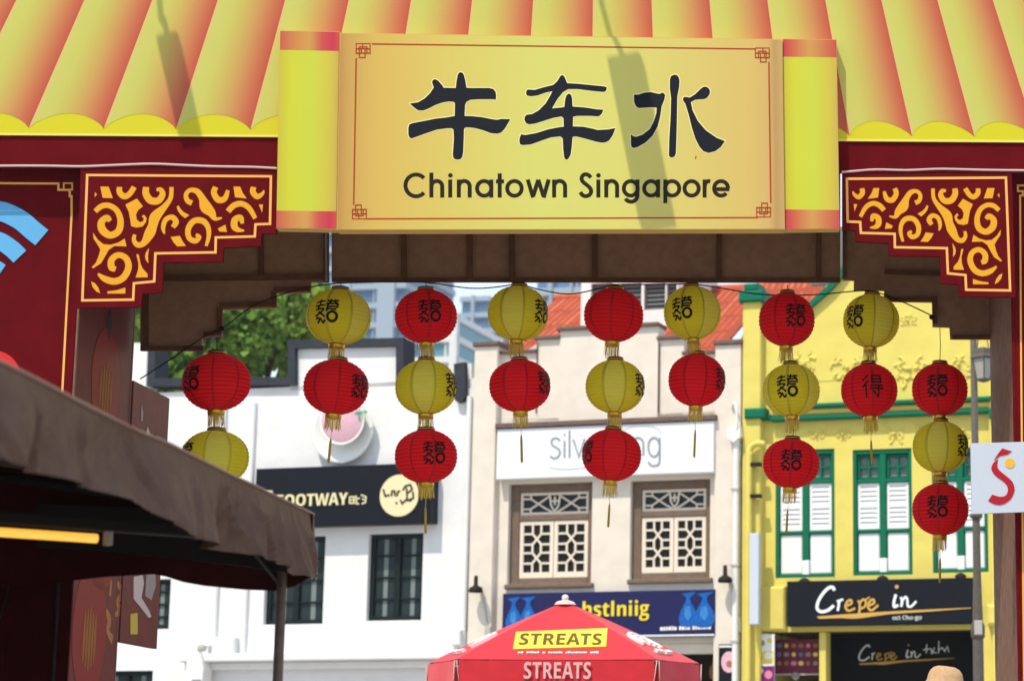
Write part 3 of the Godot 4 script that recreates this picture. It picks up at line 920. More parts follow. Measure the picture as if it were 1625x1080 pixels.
# ---------------------------------------------------------------- the stall with its awning, at the left
func build_stall() -> void:
	var d1 := Frame.ray(497, 817)
	var p1 := Frame.EYE + d1 * (9.2 / -d1.z)
	var d0 := Frame.ray(0, 578)
	var p0 := Frame.EYE + d0 * ((p1.y - Frame.EYE.y) / d0.y)
	var ax := (p1 - p0).normalized()
	var side := Frame.new(p1, Basis(ax, Vector3(0, 1, 0), ax.cross(Vector3(0, 1, 0))))
	var t := thing("market_stall", "market stall under a crumpled brown cloth awning at the left, in front of the gate", "market stall", Frame.new(Vector3(p1.x, 0, p1.z), side.b))
	var up := Vector3(0, p1.y, 0)
	var rng := RandomNumberGenerator.new()
	rng.seed = 3
	var waves := []
	for i in 26:
		waves.append([rng.randf_range(2.0, 14.0), rng.randf_range(0, TAU), rng.randf_range(-2.5, 2.5)])
	var foot := [[-9.0, -0.34]]
	var last := -9.0
	for px in [[0, 738], [60, 752], [120, 769], [180, 788], [212, 800], [228, 818], [250, 845], [290, 856], [340, 868], [385, 880], [430, 895], [447, 912], [505, 925]]:
		var p := side.p2(px[0], px[1])
		if p.x > last + 0.002:
			foot.append([p.x, p.y])
			last = p.x
	foot.append([0.03, foot[-1][1]])
	var foot_y := func(x: float) -> float:
		for i in foot.size() - 1:
			if x <= foot[i + 1][0]:
				return lerpf(foot[i][1], foot[i + 1][1], (x - foot[i][0]) / maxf(foot[i + 1][0] - foot[i][0], 1e-4))
		return foot[-1][1]
	var creases := []
	for i in 60:
		creases.append([rng.randf_range(-6.2, 0.0), rng.randf_range(-0.1, 0.42), rng.randf_range(0.035, 0.1), rng.randf_range(-0.045, 0.085)])
	var fold := func(x: float, f: float) -> float:
		var z := 0.0
		for c in creases:
			# a fold is steep on one side and eases out on the other
			var d: float = (x - c[0] - c[1] * f) / c[2]
			d = absf(d * 2.6) if d < 0.0 else d * 0.8
			if d < 1.0:
				z += c[3] * (1.0 - d) * (1.0 - d) * minf(f * 2.5, 1.0) * (1.0 - 0.45 * f) / 0.03
		for w in waves:
			z += sin(w[0] * x + w[1] + w[2] * f) / (2.2 + w[0] * 0.22)
		return z * 0.03 * (0.1 + f) + 0.03 * f
	var s := Shape.new().smooth()
	var nx := 420
	var ny := 14
	var grid := []
	for i in nx + 1:
		var x := -6.2 + 6.22 * i / nx
		var row := []
		for j in ny + 1:
			var f := float(j) / ny
			var y: float = lerpf(0.0, foot_y.call(x) + 0.004 * sin(x * 13.0), f)
			row.append(up + Vector3(x, y, fold.call(x, f)))
		grid.append(row)
	for i in nx:
		for j in ny:
			s.quad(grid[i][j + 1], grid[i + 1][j + 1], grid[i + 1][j], grid[i][j])
	part("valance", s, M.cloth, t)
	var hem := []
	for i in 63:
		var x := -6.2 + 0.1 * i
		hem.append(up + Vector3(x, 0.002, fold.call(x, 0.0) + 0.002))
	part("hem", Shape.new().tube(hem, 0.006, 6), M.cloth_edge, t)
	# roof cloth, sagging between its bars
	var rs := Shape.new().smooth()
	var rg := []
	for i in 41:
		var row := []
		for j in 13:
			var x := -6.2 + 6.2 * i / 40
			var w := 3.2 * j / 12
			row.append(up + Vector3(x, 0.16 * w - 0.05 * absf(sin(x * 2.1)) * sin(w / 3.2 * PI), -w))
		rg.append(row)
	for i in 40:
		for j in 12:
			rs.quad(rg[i][j], rg[i + 1][j], rg[i + 1][j + 1], rg[i][j + 1])
	part("roof_cloth", rs, M.cloth_roof, t)
	# far end valance, seen from inside
	var end := Frame.new(p1, Basis(side.b.z, Vector3(0, 1, 0), -ax))
	var edge := []
	for px in [[499, 918], [470, 932], [440, 938], [390, 936], [330, 931], [300, 926], [275, 918], [255, 914], [180, 918], [108, 923], [0, 934], [-60, 940]]:
		edge.append(end.p2(px[0], px[1]))
	var es := Shape.new().smooth()
	for i in edge.size() - 1:
		var a: Vector2 = edge[i]
		var b: Vector2 = edge[i + 1]
		for j in 6:
			var q := []
			for e in [[a, j], [b, j], [b, j + 1], [a, j + 1]]:
				var f: float = e[1] / 6.0
				var c: Vector2 = e[0]
				q.append(Vector3(-0.05 * f * sin(c.x * 7.0) - 0.07, p1.y + lerpf(-c.x * 0.16, c.y, f), c.x))
			es.quad(q[3], q[2], q[1], q[0])
	part("end_valance", es, M.cloth_red, t)
	# dark steel fascia across the far end
	var fb := []
	for px in [[60, 800], [455, 815], [455, 908], [440, 906], [400, 900], [300, 888], [150, 872], [60, 868]]:
		var q := end.p2(px[0], px[1], 0.16)
		fb.append(Vector2(q.x, q.y + p1.y))
	part("fascia_beam", Shape.new().slab(fb, -0.02, 0.02), M.bar_dark, t).transform = Transform3D(Basis(Vector3(0, 0, 1), Vector3(0, 1, 0), Vector3(-1, 0, 0)), Vector3(-0.16, 0, 0))
	# posts and bars of the frame
	var post := end.at(447, 920, 0.05)
	var px_ := Vector3(-0.05, 0, post.x)
	part("post", Shape.new().tube([px_, px_ + Vector3(0, p1.y - 0.06, 0)], 0.021, 12), M.post_metal, t)
	part("post", Shape.new().tube([Vector3(-0.3, 0, -3.0), Vector3(-0.3, p1.y + 0.4, -3.0)], 0.021, 12), M.post_metal, t)
	for b in [[Vector3(-6.2, p1.y - 0.05, -0.16), Vector3(-0.1, p1.y - 0.05, -0.16)], [Vector3(-0.2, p1.y - 0.02, -0.17), Vector3(-0.25, p1.y + 0.4, -3.1)], [Vector3(-1.7, p1.y - 0.03, -0.17), Vector3(-1.7, p1.y + 0.4, -3.1)], [Vector3(-6.2, p1.y + 0.12, -1.5), Vector3(-0.05, p1.y + 0.12, -1.5)], [Vector3(-3.2, p1.y - 0.03, -0.17), Vector3(-3.2, p1.y + 0.4, -3.1)]]:
		part("frame_bar", Shape.new().tube(b, 0.018, 8), M.bar_dark, t)
	part("strut", Shape.new().tube([px_ + Vector3(0, p1.y - 0.3, 0), Vector3(-0.85, p1.y - 0.06, -0.17)], 0.008, 6), M.bar_dark, t)
	part("strut", Shape.new().tube([px_ + Vector3(0, p1.y - 0.26, 0), px_ + Vector3(0, p1.y - 0.06, -0.55)], 0.008, 6), M.bar_dark, t)
	# cloths that close the stall at its rear side, and the dark counter
	part("rear_cloth", Shape.new().box(Vector3(-6.2, 0, -3.22), Vector3(-0.1, p1.y + 0.5, -3.2)), M.cloth_red, t)
	part("counter", Shape.new().bevel(Vector3(-6.0, 0, -2.9), Vector3(-0.5, 0.88, -0.25), 0.02), M.counter_wood, t)
	# fluorescent tube
	var dl := Frame.ray(75, 849)
	var pl := Frame.EYE + dl * (7.9 / -dl.z)
	var rr := Vector3(cos(0.72), 0, -sin(0.72))
	var lf := Frame.new(pl, Basis(rr, Vector3(0, 1, 0), rr.cross(Vector3(0, 1, 0))))
	var lamp := thing("tube_lamp", "lit warm yellow fluorescent tube under the brown awning", "lamp", lf)
	var e0 := lf.at(153, 854)
	part("glowing_tube", Shape.new().tube([Vector3(e0.x - 1.2, 0.0, 0), Vector3(e0.x, 0.0, 0)], 0.0165, 12), M.tube_glow, lamp)
	part("batten_body", Shape.new().bevel(Vector3(e0.x - 1.26, 0.028, -0.03), Vector3(e0.x + 0.4, 0.075, 0.02), 0.006), M.bar_dark, lamp)
	part("end_holder", Shape.new().bevel(Vector3(e0.x + 0.03, -0.022, -0.015), Vector3(e0.x + 0.055, 0.03, 0.02), 0.006), M.holder_grey, lamp)
	part("hanger", Shape.new().tube([Vector3(e0.x + 0.2, 0.07, 0), Vector3(e0.x + 0.2, 0.4, 0)], 0.006, 6), M.bar_dark, lamp)
	var li := AreaLight3D.new()
	li.name = "tube_light"
	li.area_size = Vector2(1.2, 0.04)
	li.light_color = Color(1.0, 0.78, 0.42)
	li.light_energy = 0.12
	li.shadow_enabled = true
	lamp.add_child(li)
	li.position = Vector3(e0.x - 0.6, -0.03, 0)
	li.rotation = Vector3(-PI / 2, 0, 0)
	# dark cloth hung across the stall's far end, with its pole
	var c0 := end.p2(108, 1000)
	part("end_cloth", Shape.new().box(Vector3(0.02, 0, -3.2), Vector3(0.035, p1.y + 0.3, c0.x)), M.cloth_red, t)
	var c1 := end.p2(85, 1000, 0.02)
	part("end_pole", Shape.new().tube([Vector3(0.0, 0, c1.x), Vector3(0.0, p1.y + 0.1, c1.x)], 0.008, 8), M.bar_dark, t)
	part("loose_cord", Shape.new().tube(catmull([Vector3(-0.02, end.at(0, 985).y + p1.y, end.at(0, 985).x), Vector3(-0.02, end.at(12, 950).y + p1.y, end.at(12, 950).x), Vector3(-0.02, end.at(20, 900).y + p1.y, end.at(20, 900).x)], 4), 0.003, 5), M.bar_dark, t)

func build_side_board() -> void:
	# printed board beyond the left pillar, in line with its inner face
	var xw: float = gate_front.at(122, 490, PILLAR).x + 0.02
	var fr := Frame.new(gate_front.world(Vector3(xw, 0, BACK - 0.02)), Basis(-gate_front.b.z, Vector3(0, 1, 0), gate_front.b.x))
	var t := thing("poster_board", "dark red printed board with pale picture and yellow patch behind the left pillar", "board", fr)
	var hi := fr.p2(265, 630)
	var lo := fr.p2(252, 1030)
	var x1: float = (hi.x + lo.x) / 2
	var b := part("board", Shape.new().slab([Vector2(0, lo.y), Vector2(x1, lo.y), Vector2(x1, hi.y), Vector2(0, fr.p2(222, 610).y)], -0.03, 0.0), M.panel_red, t)
	part("pale_picture", Shape.new().slab(fr.list([212, 915, 226, 912, 228, 925, 224, 948, 236, 968, 240, 978, 236, 980, 222, 962, 212, 950], 0.004), 0.0, 0.004), M.print_pale, b)
	part("pale_picture", Shape.new().slab(fr.list([232, 912, 246, 910, 247, 928, 240, 952, 230, 945], 0.004), 0.0, 0.004), M.print_grey, b)
	part("pale_picture", Shape.new().slab(fr.list([234, 676, 238, 690, 238, 706, 231, 706, 231, 692], 0.004), 0.0, 0.004), M.print_pale, b)
	part("pale_picture", Shape.new().slab(fr.list([224, 640, 227, 655, 226, 668, 223, 668], 0.004), 0.0, 0.004), M.print_grey, b)
	part("yellow_patch", Shape.new().slab(fr.list([207, 974, 218, 972, 218, 1006, 207, 1006], 0.004), 0.0, 0.004), M.print_yellow, b)
	part("pole", Shape.new().tube([Vector3(0.05, 0, -0.05), Vector3(0.05, hi.y, -0.05)], 0.02, 8), M.bar_dark, t)

func smooth_loop(a: Array) -> Array:
	var n := a.size() / 2
	var r := []
	for i in n:
		var q := func(j: int) -> Vector2: return Vector2(a[2 * posmod(j, n)], a[2 * posmod(j, n) + 1])
		var sharp: bool = (q.call(i) - q.call(i - 1)).normalized().dot((q.call(i + 1) - q.call(i)).normalized()) < 0.45
		var next_sharp: bool = (q.call(i + 1) - q.call(i)).normalized().dot((q.call(i + 2) - q.call(i + 1)).normalized()) < 0.45
		for k in 4:
			var p: Vector2 = (q.call(i) as Vector2).cubic_interpolate(q.call(i + 1), q.call(i) if sharp else q.call(i - 1), q.call(i + 1) if next_sharp else q.call(i + 2), k / 4.0)
			r += [p.x, p.y]
	return r

func build_s_board() -> void:
	var fr := gate_front.base(1590, 815, 0.06)
	var t := thing("letter_board", "pale square board with red ribbon S and orange dot fixed on the right pillar", "signboard", fr)
	var b := part("board", Shape.new().slab(fr.list([1541, 703, 1650, 700, 1650, 811, 1543, 815]), -0.03, 0.0), M.board_pale, t)
	var k := 2.843
	var body := [1206, 80, 1188, 95, 1178, 112, 1178, 130, 1195, 155, 1235, 185, 1250, 208, 1250, 228, 1240, 245, 1215, 250, 1180, 240, 1162, 268, 1190, 283, 1225, 285, 1262, 262, 1280, 225, 1277, 195, 1262, 172, 1235, 150, 1210, 128, 1203, 110]
	part("red_ribbon", Shape.new().slab(zoomed(fr, smooth_loop(body), 1160, 700, k), 0.0, 0.004), M.logo_red, b)
	part("red_ribbon", Shape.new().slab(zoomed(fr, [1225, 32, 1268, 45, 1248, 60, 1215, 66, 1188, 86, 1205, 58], 1160, 700, k), 0.0, 0.004), M.logo_red, b)
	part("orange_dot", Shape.new().disc(fr.p2(1160 + 1260 / k, 700 + 98 / k), 0.031, 0.0, 0.004, 28), M.logo_orange, b)
	for y in [0.08, 0.34]:
		part("standoff", Shape.new().box(Vector3(0.14, y, -0.185), Vector3(0.18, y + 0.04, -0.03)), M.grey_metal, t)

func build_person() -> void:
	# a passer-by of whom only the hat shows at the foot of the picture
	var fr0 := Frame.new(Vector3(0, 0, -13.0), Basis())
	var top := fr0.at(1500, 1056)
	var fr := Frame.new(Vector3(top.x, 0, -13.0), Basis())
	var h := top.y
	var t := thing("person", "person in a tan hat, only its crown showing before the dark shop front", "person", fr)
	var k := h / 1.86
	var sk := []   # a, b, radius a, radius b, colour
	var shirt := lin(70, 84, 104)
	var skin := lin(176, 128, 100)
	var cloth := lin(48, 50, 58)
	var j := func(x: float, y: float, z: float) -> Vector3: return Vector3(x, y, z) * k
	sk.append([j.call(0, 1.62, 0), j.call(0, 1.70, 0), 0.085, 0.092, skin])
	sk.append([j.call(0, 1.60, 0.03), j.call(0, 1.56, 0.05), 0.06, 0.045, skin])
	sk.append([j.call(0, 1.62, 0.09), j.call(0, 1.645, 0.085), 0.016, 0.010, skin])
	sk.append([j.call(0, 1.42, -0.01), j.call(0, 1.55, 0), 0.06, 0.055, skin])
	sk.append([j.call(0, 1.30, 0), j.call(0, 1.05, 0), 0.15, 0.13, shirt])
	for s in [-1, 1]:
		sk.append([j.call(0, 1.40, 0), j.call(0.17 * s, 1.38, 0), 0.075, 0.07, shirt])
		sk.append([j.call(0.19 * s, 1.37, 0), j.call(0.24 * s, 1.08, -0.01), 0.058, 0.045, shirt])
		sk.append([j.call(0.24 * s, 1.08, -0.01), j.call(0.25 * s, 0.84, 0.06), 0.04, 0.03, skin])
		sk.append([j.call(0.25 * s, 0.82, 0.065), j.call(0.245 * s, 0.74, 0.08), 0.034, 0.026, skin])
		sk.append([j.call(0.075 * s, 1.0, 0), j.call(0.1 * s, 0.93, 0), 0.115, 0.1, cloth])
		sk.append([j.call(0.1 * s, 0.92, 0), j.call(0.1 * s, 0.50, 0.02), 0.09, 0.062, cloth])
		sk.append([j.call(0.1 * s, 0.50, 0.02), j.call(0.1 * s, 0.08, -0.01), 0.06, 0.042, cloth])
		sk.append([j.call(0.1 * s, 0.045, -0.03), j.call(0.11 * s, 0.04, 0.15), 0.045, 0.036, cloth])
	var body := part("body", nets(sk, 0.026, 0.03), M.person_skin, t)
	var hat := Shape.new().lathe([Vector2(0.155, -0.07), Vector2(0.165, -0.066), Vector2(0.125, -0.02), Vector2(0.11, 0.0), Vector2(0.106, 0.03), Vector2(0.097, 0.056), Vector2(0.078, 0.077), Vector2(0.05, 0.088), Vector2(0.022, 0.086), Vector2(0.0, 0.08)], 32)
	var ho := part("hat", hat, M.hat_tan, t)
	ho.position = Vector3(0, h - 0.092, 0)
	ho.rotation = Vector3(0.05, 0.4, -0.12)
	ho.scale = Vector3(0.98, 1, 0.9)

# surface nets over tapered bones joined by a smooth minimum
func nets(bones: Array, cell: float, soft: float) -> ArrayMesh:
	var lo := Vector3.ONE * 1e9
	var hi := -lo
	for b in bones:
		for i in 2:
			var r := Vector3.ONE * (maxf(b[2], b[3]) + 0.04)
			lo = lo.min(b[i] - r)
			hi = hi.max(b[i] + r)
	var n := Vector3i(((hi - lo) / cell).ceil()) + Vector3i.ONE
	var f := PackedFloat32Array()
	f.resize(n.x * n.y * n.z)
	f.fill(1.0)
	var owner_ := PackedInt32Array()
	owner_.resize(f.size())
	var best := PackedFloat32Array()
	best.resize(f.size())
	best.fill(1e9)
	for bi in bones.size():
		var b: Array = bones[bi]
		var r := Vector3.ONE * (maxf(b[2], b[3]) + 0.09)
		var a0 := Vector3i(((b[0].min(b[1]) - r - lo) / cell).floor()).clamp(Vector3i.ZERO, n - Vector3i.ONE)
		var a1 := Vector3i(((b[0].max(b[1]) + r - lo) / cell).ceil()).clamp(Vector3i.ZERO, n - Vector3i.ONE)
		var ab: Vector3 = b[1] - b[0]
		var l2 := maxf(ab.length_squared(), 1e-9)
		for z in range(a0.z, a1.z + 1):
			for y in range(a0.y, a1.y + 1):
				for x in range(a0.x, a1.x + 1):
					var p := lo + Vector3(x, y, z) * cell
					var t := clampf((p - b[0]).dot(ab) / l2, 0, 1)
					var d: float = p.distance_to(b[0] + ab * t) - lerpf(b[2], b[3], t)
					var i := x + n.x * (y + n.y * z)
					if d < best[i]:
						best[i] = d
						owner_[i] = bi
					var h := maxf(soft - absf(f[i] - d), 0.0) / soft
					f[i] = minf(f[i], d) - h * h * soft * 0.25
	var vid := {}
	var pts := PackedVector3Array()
	var cols := PackedColorArray()
	for z in n.z - 1:
		for y in n.y - 1:
			for x in n.x - 1:
				var sum := Vector3.ZERO
				var c := 0
				var v := []
				for k in 8:
					v.append(f[(x + (k & 1)) + n.x * ((y + ((k >> 1) & 1)) + n.y * (z + (k >> 2)))])
				for e in [[0, 1], [2, 3], [4, 5], [6, 7], [0, 2], [1, 3], [4, 6], [5, 7], [0, 4], [1, 5], [2, 6], [3, 7]]:
					var p: float = v[e[0]]
					var q: float = v[e[1]]
					if (p < 0) != (q < 0):
						var t := p / (p - q)
						var ea := Vector3(e[0] & 1, (e[0] >> 1) & 1, e[0] >> 2)
						var eb := Vector3(e[1] & 1, (e[1] >> 1) & 1, e[1] >> 2)
						sum += ea.lerp(eb, t)
						c += 1
				if c:
					var i := x + n.x * (y + n.y * z)
					vid[i] = pts.size()
					pts.append(lo + (Vector3(x, y, z) + sum / c) * cell)
					cols.append(bones[owner_[i]][4])
	var st := SurfaceTool.new()
	st.begin(Mesh.PRIMITIVE_TRIANGLES)
	st.set_smooth_group(1)
	for i in pts.size():
		st.set_color(cols[i])
		st.add_vertex(pts[i])
	for z in range(1, n.z - 1):
		for y in range(1, n.y - 1):
			for x in range(1, n.x - 1):
				var i := x + n.x * (y + n.y * z)
				var a := f[i] < 0
				for e in [[1, n.x, n.x * n.y], [n.x, n.x * n.y, 1], [n.x * n.y, 1, n.x]]:
					var b: bool = f[i + e[0]] < 0
					if a != b:
						var q := [i, i - e[1], i - e[1] - e[2], i - e[2]]
						var ok := true
						for w in q:
							ok = ok and vid.has(w)
						if not ok:
							continue
						if not a:
							q.reverse()
						for w in [0, 2, 1, 0, 3, 2]:
							st.add_index(vid[q[w]])
	st.generate_normals()
	return st.commit()

# ---------------------------------------------------------------- umbrella and street lamp
func build_umbrella() -> void:
	var at0 := Frame.new(Vector3(0, 0, -20.0), Basis())
	var apex := at0.at(897, 954)
	var fr := Frame.new(Vector3(apex.x, 0, -20.0), Basis(Vector3(0, 1, 0), 0.03))
	var t := thing("parasol", "red parasol with STREATS lettering and white ball on top", "parasol", fr)
	var rim := []
	var ye: float = apex.y - 0.545
	for v in [[-0.85, 0.84], [0.85, 0.84], [1.2, 0.0], [0.85, -0.84], [-0.85, -0.84], [-1.2, 0.0]]:
		rim.append(Vector3(v[0], ye, v[1]))
	var top := Vector3(0, apex.y, 0)
	for i in 6:
		var a: Vector3 = rim[i]
		var b: Vector3 = rim[(i + 1) % 6]
		var s := Shape.new().smooth()
		# the cloth sags a little between its ribs
		var n := 8
		var g := []
		for r in n + 1:
			var f := 0.03 + 0.97 * r / n
			var row := []
			for c in n + 1:
				var w := float(c) / n
				row.append(top.lerp(a, f).lerp(top.lerp(b, f), w) + Vector3(0, -0.035 * sin(PI * w) * f * (1.15 - f) + 0.012 * sin(PI * f), 0))
			g.append(row)
		for r in n:
			for c in n:
				s.quad(g[r + 1][c], g[r + 1][c + 1], g[r][c + 1], g[r][c])
		var p := part("panel", s, M.umbrella_red, t)
		# hanging flap
		var out: Vector3 = (a + b) / 2
		out.y = 0
		out = out.normalized()
		var fs := Shape.new().smooth()
		for c in 10:
			var q := []
			for e in [[c, 1], [c + 1, 1], [c + 1, 0], [c, 0]]:
				var w: float = e[0] / 10.0
				var base := a.lerp(b, 0.012 + 0.976 * w)
				q.append(base + out * (0.006 + 0.012 * e[1] * (1 + sin(w * 9.0 + i))) + Vector3(0, -0.012 - 0.2 * e[1] * (1.0 - 0.06 * sin(w * 12.0)), 0))
			fs.quad(q[0], q[1], q[2], q[3])
		part("flap", fs, M.umbrella_red, p)
		var l := a + out * 0.02
		var r2 := b + out * 0.02
		part("piping", Shape.new().tube([l + Vector3(0, -0.01, 0), l.lerp(r2, 0.015) + Vector3(0, -0.2, 0), l.lerp(r2, 0.985) + Vector3(0, -0.2, 0), r2 + Vector3(0, -0.01, 0)], 0.005, 5), M.piping, p)
		part("rib", Shape.new().tube([top + Vector3(0, -0.03, 0), a + Vector3(0, -0.02, 0)], 0.008, 6), M.grey_metal, t)
	part("pole", Shape.new().tube([Vector3(0, 0, 0), Vector3(0, apex.y - 0.02, 0)], 0.02, 12), M.grey_metal, t)
	part("cap", Shape.new().lathe([Vector2(0.10, -0.03), Vector2(0.075, -0.002), Vector2(0.03, 0.012), Vector2(0.0, 0.014)], 20, top), M.cap_pale, t)
	part("finial", Shape.new().lathe([Vector2(0.0, 0.0), Vector2(0.02, 0.006), Vector2(0.031, 0.03), Vector2(0.026, 0.052), Vector2(0.0, 0.064)], 16, top), M.white_plastic, t)
	# print on the front panel and its flap
	var mid: Vector3 = (rim[0] + rim[1]) / 2
	var slope := (top - mid).normalized()
	var fx := fr.b.x
	var fy := fr.b * slope
	var pf := Frame.new(fr.world(mid), Basis(fx, fy, fx.cross(fy)))
	var inv := Transform3D(fr.b, fr.o).affine_inverse() * Transform3D(pf.b, pf.o)
	var z := 0.013
	var lab := part("yellow_label", Shape.new().slab(pf.list([819, 1002, 964, 996, 962, 1025, 814, 1029], z), z - 0.02, z), M.label_yellow, t)
	lab.transform = inv
	var q0 := pf.p2(823, 1023, z)
	var q1 := pf.p2(956, 1003, z)
	lettering("letters", "STREATS", "Droid Sans", true, q0.x, q0.y + 0.005, q1.x - q0.x, (q1.y - q0.y) * 0.86, z, M.letter_olive, lab, 0.004)
	var w0 := pf.p2(822, 1034, z)
	var w1 := pf.p2(952, 1032, z)
	var rng := RandomNumberGenerator.new()
	rng.seed = 9
	var sp := Shape.new()
	var x := w0.x
	while x < w1.x - 0.02:
		var w := rng.randf_range(0.008, 0.022)
		sp.box(Vector3(x, w0.y - 0.014, z - 0.015), Vector3(x + w, w0.y + rng.randf_range(0.004, 0.016), z))
		x += w + (0.006 if rng.randf() > 0.15 else 0.03)
	var sm := part("small_print", sp, M.white_print, t)
	sm.transform = inv
	stuff(sm)
	var ff := Frame.new(fr.world(mid + Vector3(0, 0, 0.029)), fr.b)
	var f0 := ff.p2(831, 1076)
	var f1 := ff.p2(938, 1049)
	var fl := lettering("flap_letters", "STREATS", "Droid Sans", true, f0.x, f0.y, f1.x - f0.x, (f1.y - f0.y) * 0.95, 0.0, M.letter_pink, t, 0.004)
	fl.position += mid + Vector3(0, 0, 0.029)
	# white swirls on the neighbouring panels
	for sgn in [-1, 1]:
		var a: Vector3 = rim[5] if sgn < 0 else rim[1]
		var b: Vector3 = rim[0] if sgn < 0 else rim[2]
		var m2 := (a + b) / 2
		var sl := (top - m2)
		var ex := (b - a).normalized()
		var ey := (sl - ex * sl.dot(ex)).normalized()
		var sf := Basis(ex, ey, ex.cross(ey))
		var sh := Shape.new()
		var y0 := 0.36
		for ring in [0.155, 0.105, 0.055]:
			var pts := []
			for i in 15:
				var an := deg_to_rad(-40 + 17.0 * i)
				pts.append(Vector2(cos(an) * ring, y0 + sin(an) * ring * 1.1))
			sh.ribbon(pts, [0.026], 0.0, 0.028)
		sh.ribbon([Vector2(-0.16, y0 - 0.19), Vector2(-0.02, y0 - 0.2)], [0.035], 0.0, 0.028)
		sh.ribbon([Vector2(0.02, y0 - 0.2), Vector2(0.15, y0 - 0.19)], [0.035], 0.0, 0.028)
		var sw := part("white_swirl", sh, M.white_print, t)
		sw.transform = Transform3D(sf, m2)

func build_lamp() -> void:
	var fl := Frame.new(Vector3(0, 0, -28.0), Basis())
	var p := fl.at(1547, 640)
	var fr := Frame.new(Vector3(p.x, 0, -28.0), Basis())
	var t := thing("street_lamp", "grey street lamp with four-sided hanging lantern before the yellow house", "street lamp", fr)
	var hy: float = fr.at(1547, 505).y
	part("post", Shape.new().lathe([Vector2(0.13, 0), Vector2(0.12, 0.5), Vector2(0.085, 0.62), Vector2(0.072, 1.4), Vector2(0.066, 3.0), Vector2(0.05, 3.6), Vector2(0.042, hy), Vector2(0.0, hy + 0.02)], 20), M.lamp_grey, t)
	var y1: float = fr.at(1553, 1000).y
	part("clamp", Shape.new().lathe([Vector2(0.072, y1 - 0.1), Vector2(0.088, y1 - 0.08), Vector2(0.088, y1 + 0.06), Vector2(0.07, y1 + 0.1)], 20), M.lamp_grey, t)
	part("plate", Shape.new().bevel(Vector3(-0.05, y1 - 0.06, 0.08), Vector3(0.05, y1 + 0.12, 0.1), 0.01), M.holder_grey, t)
	part("band", Shape.new().lathe([Vector2(0.06, fr.at(1550, 822).y), Vector2(0.08, fr.at(1550, 821).y), Vector2(0.08, fr.at(1550, 815).y), Vector2(0.06, fr.at(1550, 814).y)], 20), M.lamp_grey, t)
	var c := fr.at(1559, 572)
	part("arm", Shape.new().tube([Vector3(0, hy - 0.02, 0), Vector3(c.x, hy + 0.04, 0.16), Vector3(c.x + 0.05, hy, 0.16)], 0.018, 8), M.lamp_grey, t)
	var head := Vector3(c.x, c.y, 0.16)
	for s in [-1, 1]:
		part("hanger", Shape.new().tube([head + Vector3(0.008 * s, hy - c.y, 0), head + Vector3(0.075 * s, 0.13, 0)], 0.008, 6), M.lamp_grey, t)
	# roof, glass body, foot
	part("lantern_roof", Shape.new().lathe([Vector2(0.165, 0.0), Vector2(0.165, 0.02), Vector2(0.135, 0.05), Vector2(0.125, 0.115), Vector2(0.08, 0.135), Vector2(0.0, 0.14)], 4, head + Vector3(0, 0.0, 0), false), M.lamp_grey, t).rotation.y = 0.0
	part("lantern_glass", Shape.new().lathe([Vector2(0.082, -0.27), Vector2(0.125, -0.005)], 4, head, false), M.lamp_glass, t)
	for k in 4:
		var g := TAU * k / 4
		part("glazing_bar", Shape.new().tube([head + Vector3(sin(g) * 0.086, -0.28, cos(g) * 0.086), head + Vector3(sin(g) * 0.135, 0.005, cos(g) * 0.135)], 0.01, 6), M.lamp_grey, t)
	part("lantern_foot", Shape.new().lathe([Vector2(0.0, -0.31), Vector2(0.05, -0.3), Vector2(0.095, -0.275), Vector2(0.095, -0.262), Vector2(0.0, -0.26)], 4, head, false), M.lamp_grey, t)

# two long lanterns on slanting lines, above the picture; the sun throws their shadows on roof and sign
func build_shade_lamps(to_sun: Vector3) -> void:
	for e in [[[267, 64], [301, 214], 0.07, [253, 0], "left", 0.02], [[993, 98], [1043, 352], 0.108, [950, 0], "middle", 0.13]]:
		var a := gate_front.world(gate_front.at(e[0][0], e[0][1], e[5])) + to_sun * 2.7
		var b := gate_front.world(gate_front.at(e[1][0], e[1][1], e[5])) + to_sun * 2.7
		var c := gate_front.world(gate_front.at(e[3][0], e[3][1], e[5])) + to_sun * 2.7
		var up := (a - b).normalized()
		var x := up.cross(gate_front.b.z).normalized() * -1.0
		var fr := Frame.new(b, Basis(x, up, x.cross(up)))
		var h := a.distance_to(b)
		var t := thing("long_lantern", "long flat lantern on a slanting line above the %s part of the gate" % e[4], "lantern", fr)
		var w: float = e[2]
		part("box_shade", Shape.new().bevel(Vector3(-w, 0, -0.03), Vector3(w, h, 0.03), 0.012), M.paper_red, t)
		var line := [Vector3(0, h, 0)]
		var rel := fr.b.inverse() * (c - b)
		line.append(Vector3(rel.x * 0.55, h + (rel.y - h) * 0.5, 0))
		line.append(rel)
		line.append(rel + (rel - Vector3(0, h, 0)).normalized() * 1.6 + Vector3(-0.25, 0, 0))
		part("line", Shape.new().tube(catmull(line, 4), 0.018, 6), M.wire_black, t)

# ---------------------------------------------------------------- shophouses across the road
func shell(t: Node3D, w: float, h: float, deep: float, z: float, m: Material) -> void:
	part("side_wall", Shape.new().box(Vector3(0.0, 0, -deep), Vector3(0.2, h - 0.05, z)), m, t)
	part("side_wall", Shape.new().box(Vector3(w - 0.2, 0, -deep), Vector3(w, h - 0.05, z)), m, t)
	part("rear_wall", Shape.new().box(Vector3(0.2, 0, -deep), Vector3(w - 0.2, h - 0.05, -deep + 0.2)), m, t)
	part("flat_roof", Shape.new().box(Vector3(0.2, h - 0.35, -deep + 0.2), Vector3(w - 0.2, h - 0.2, z)), M.roof_grey, t)

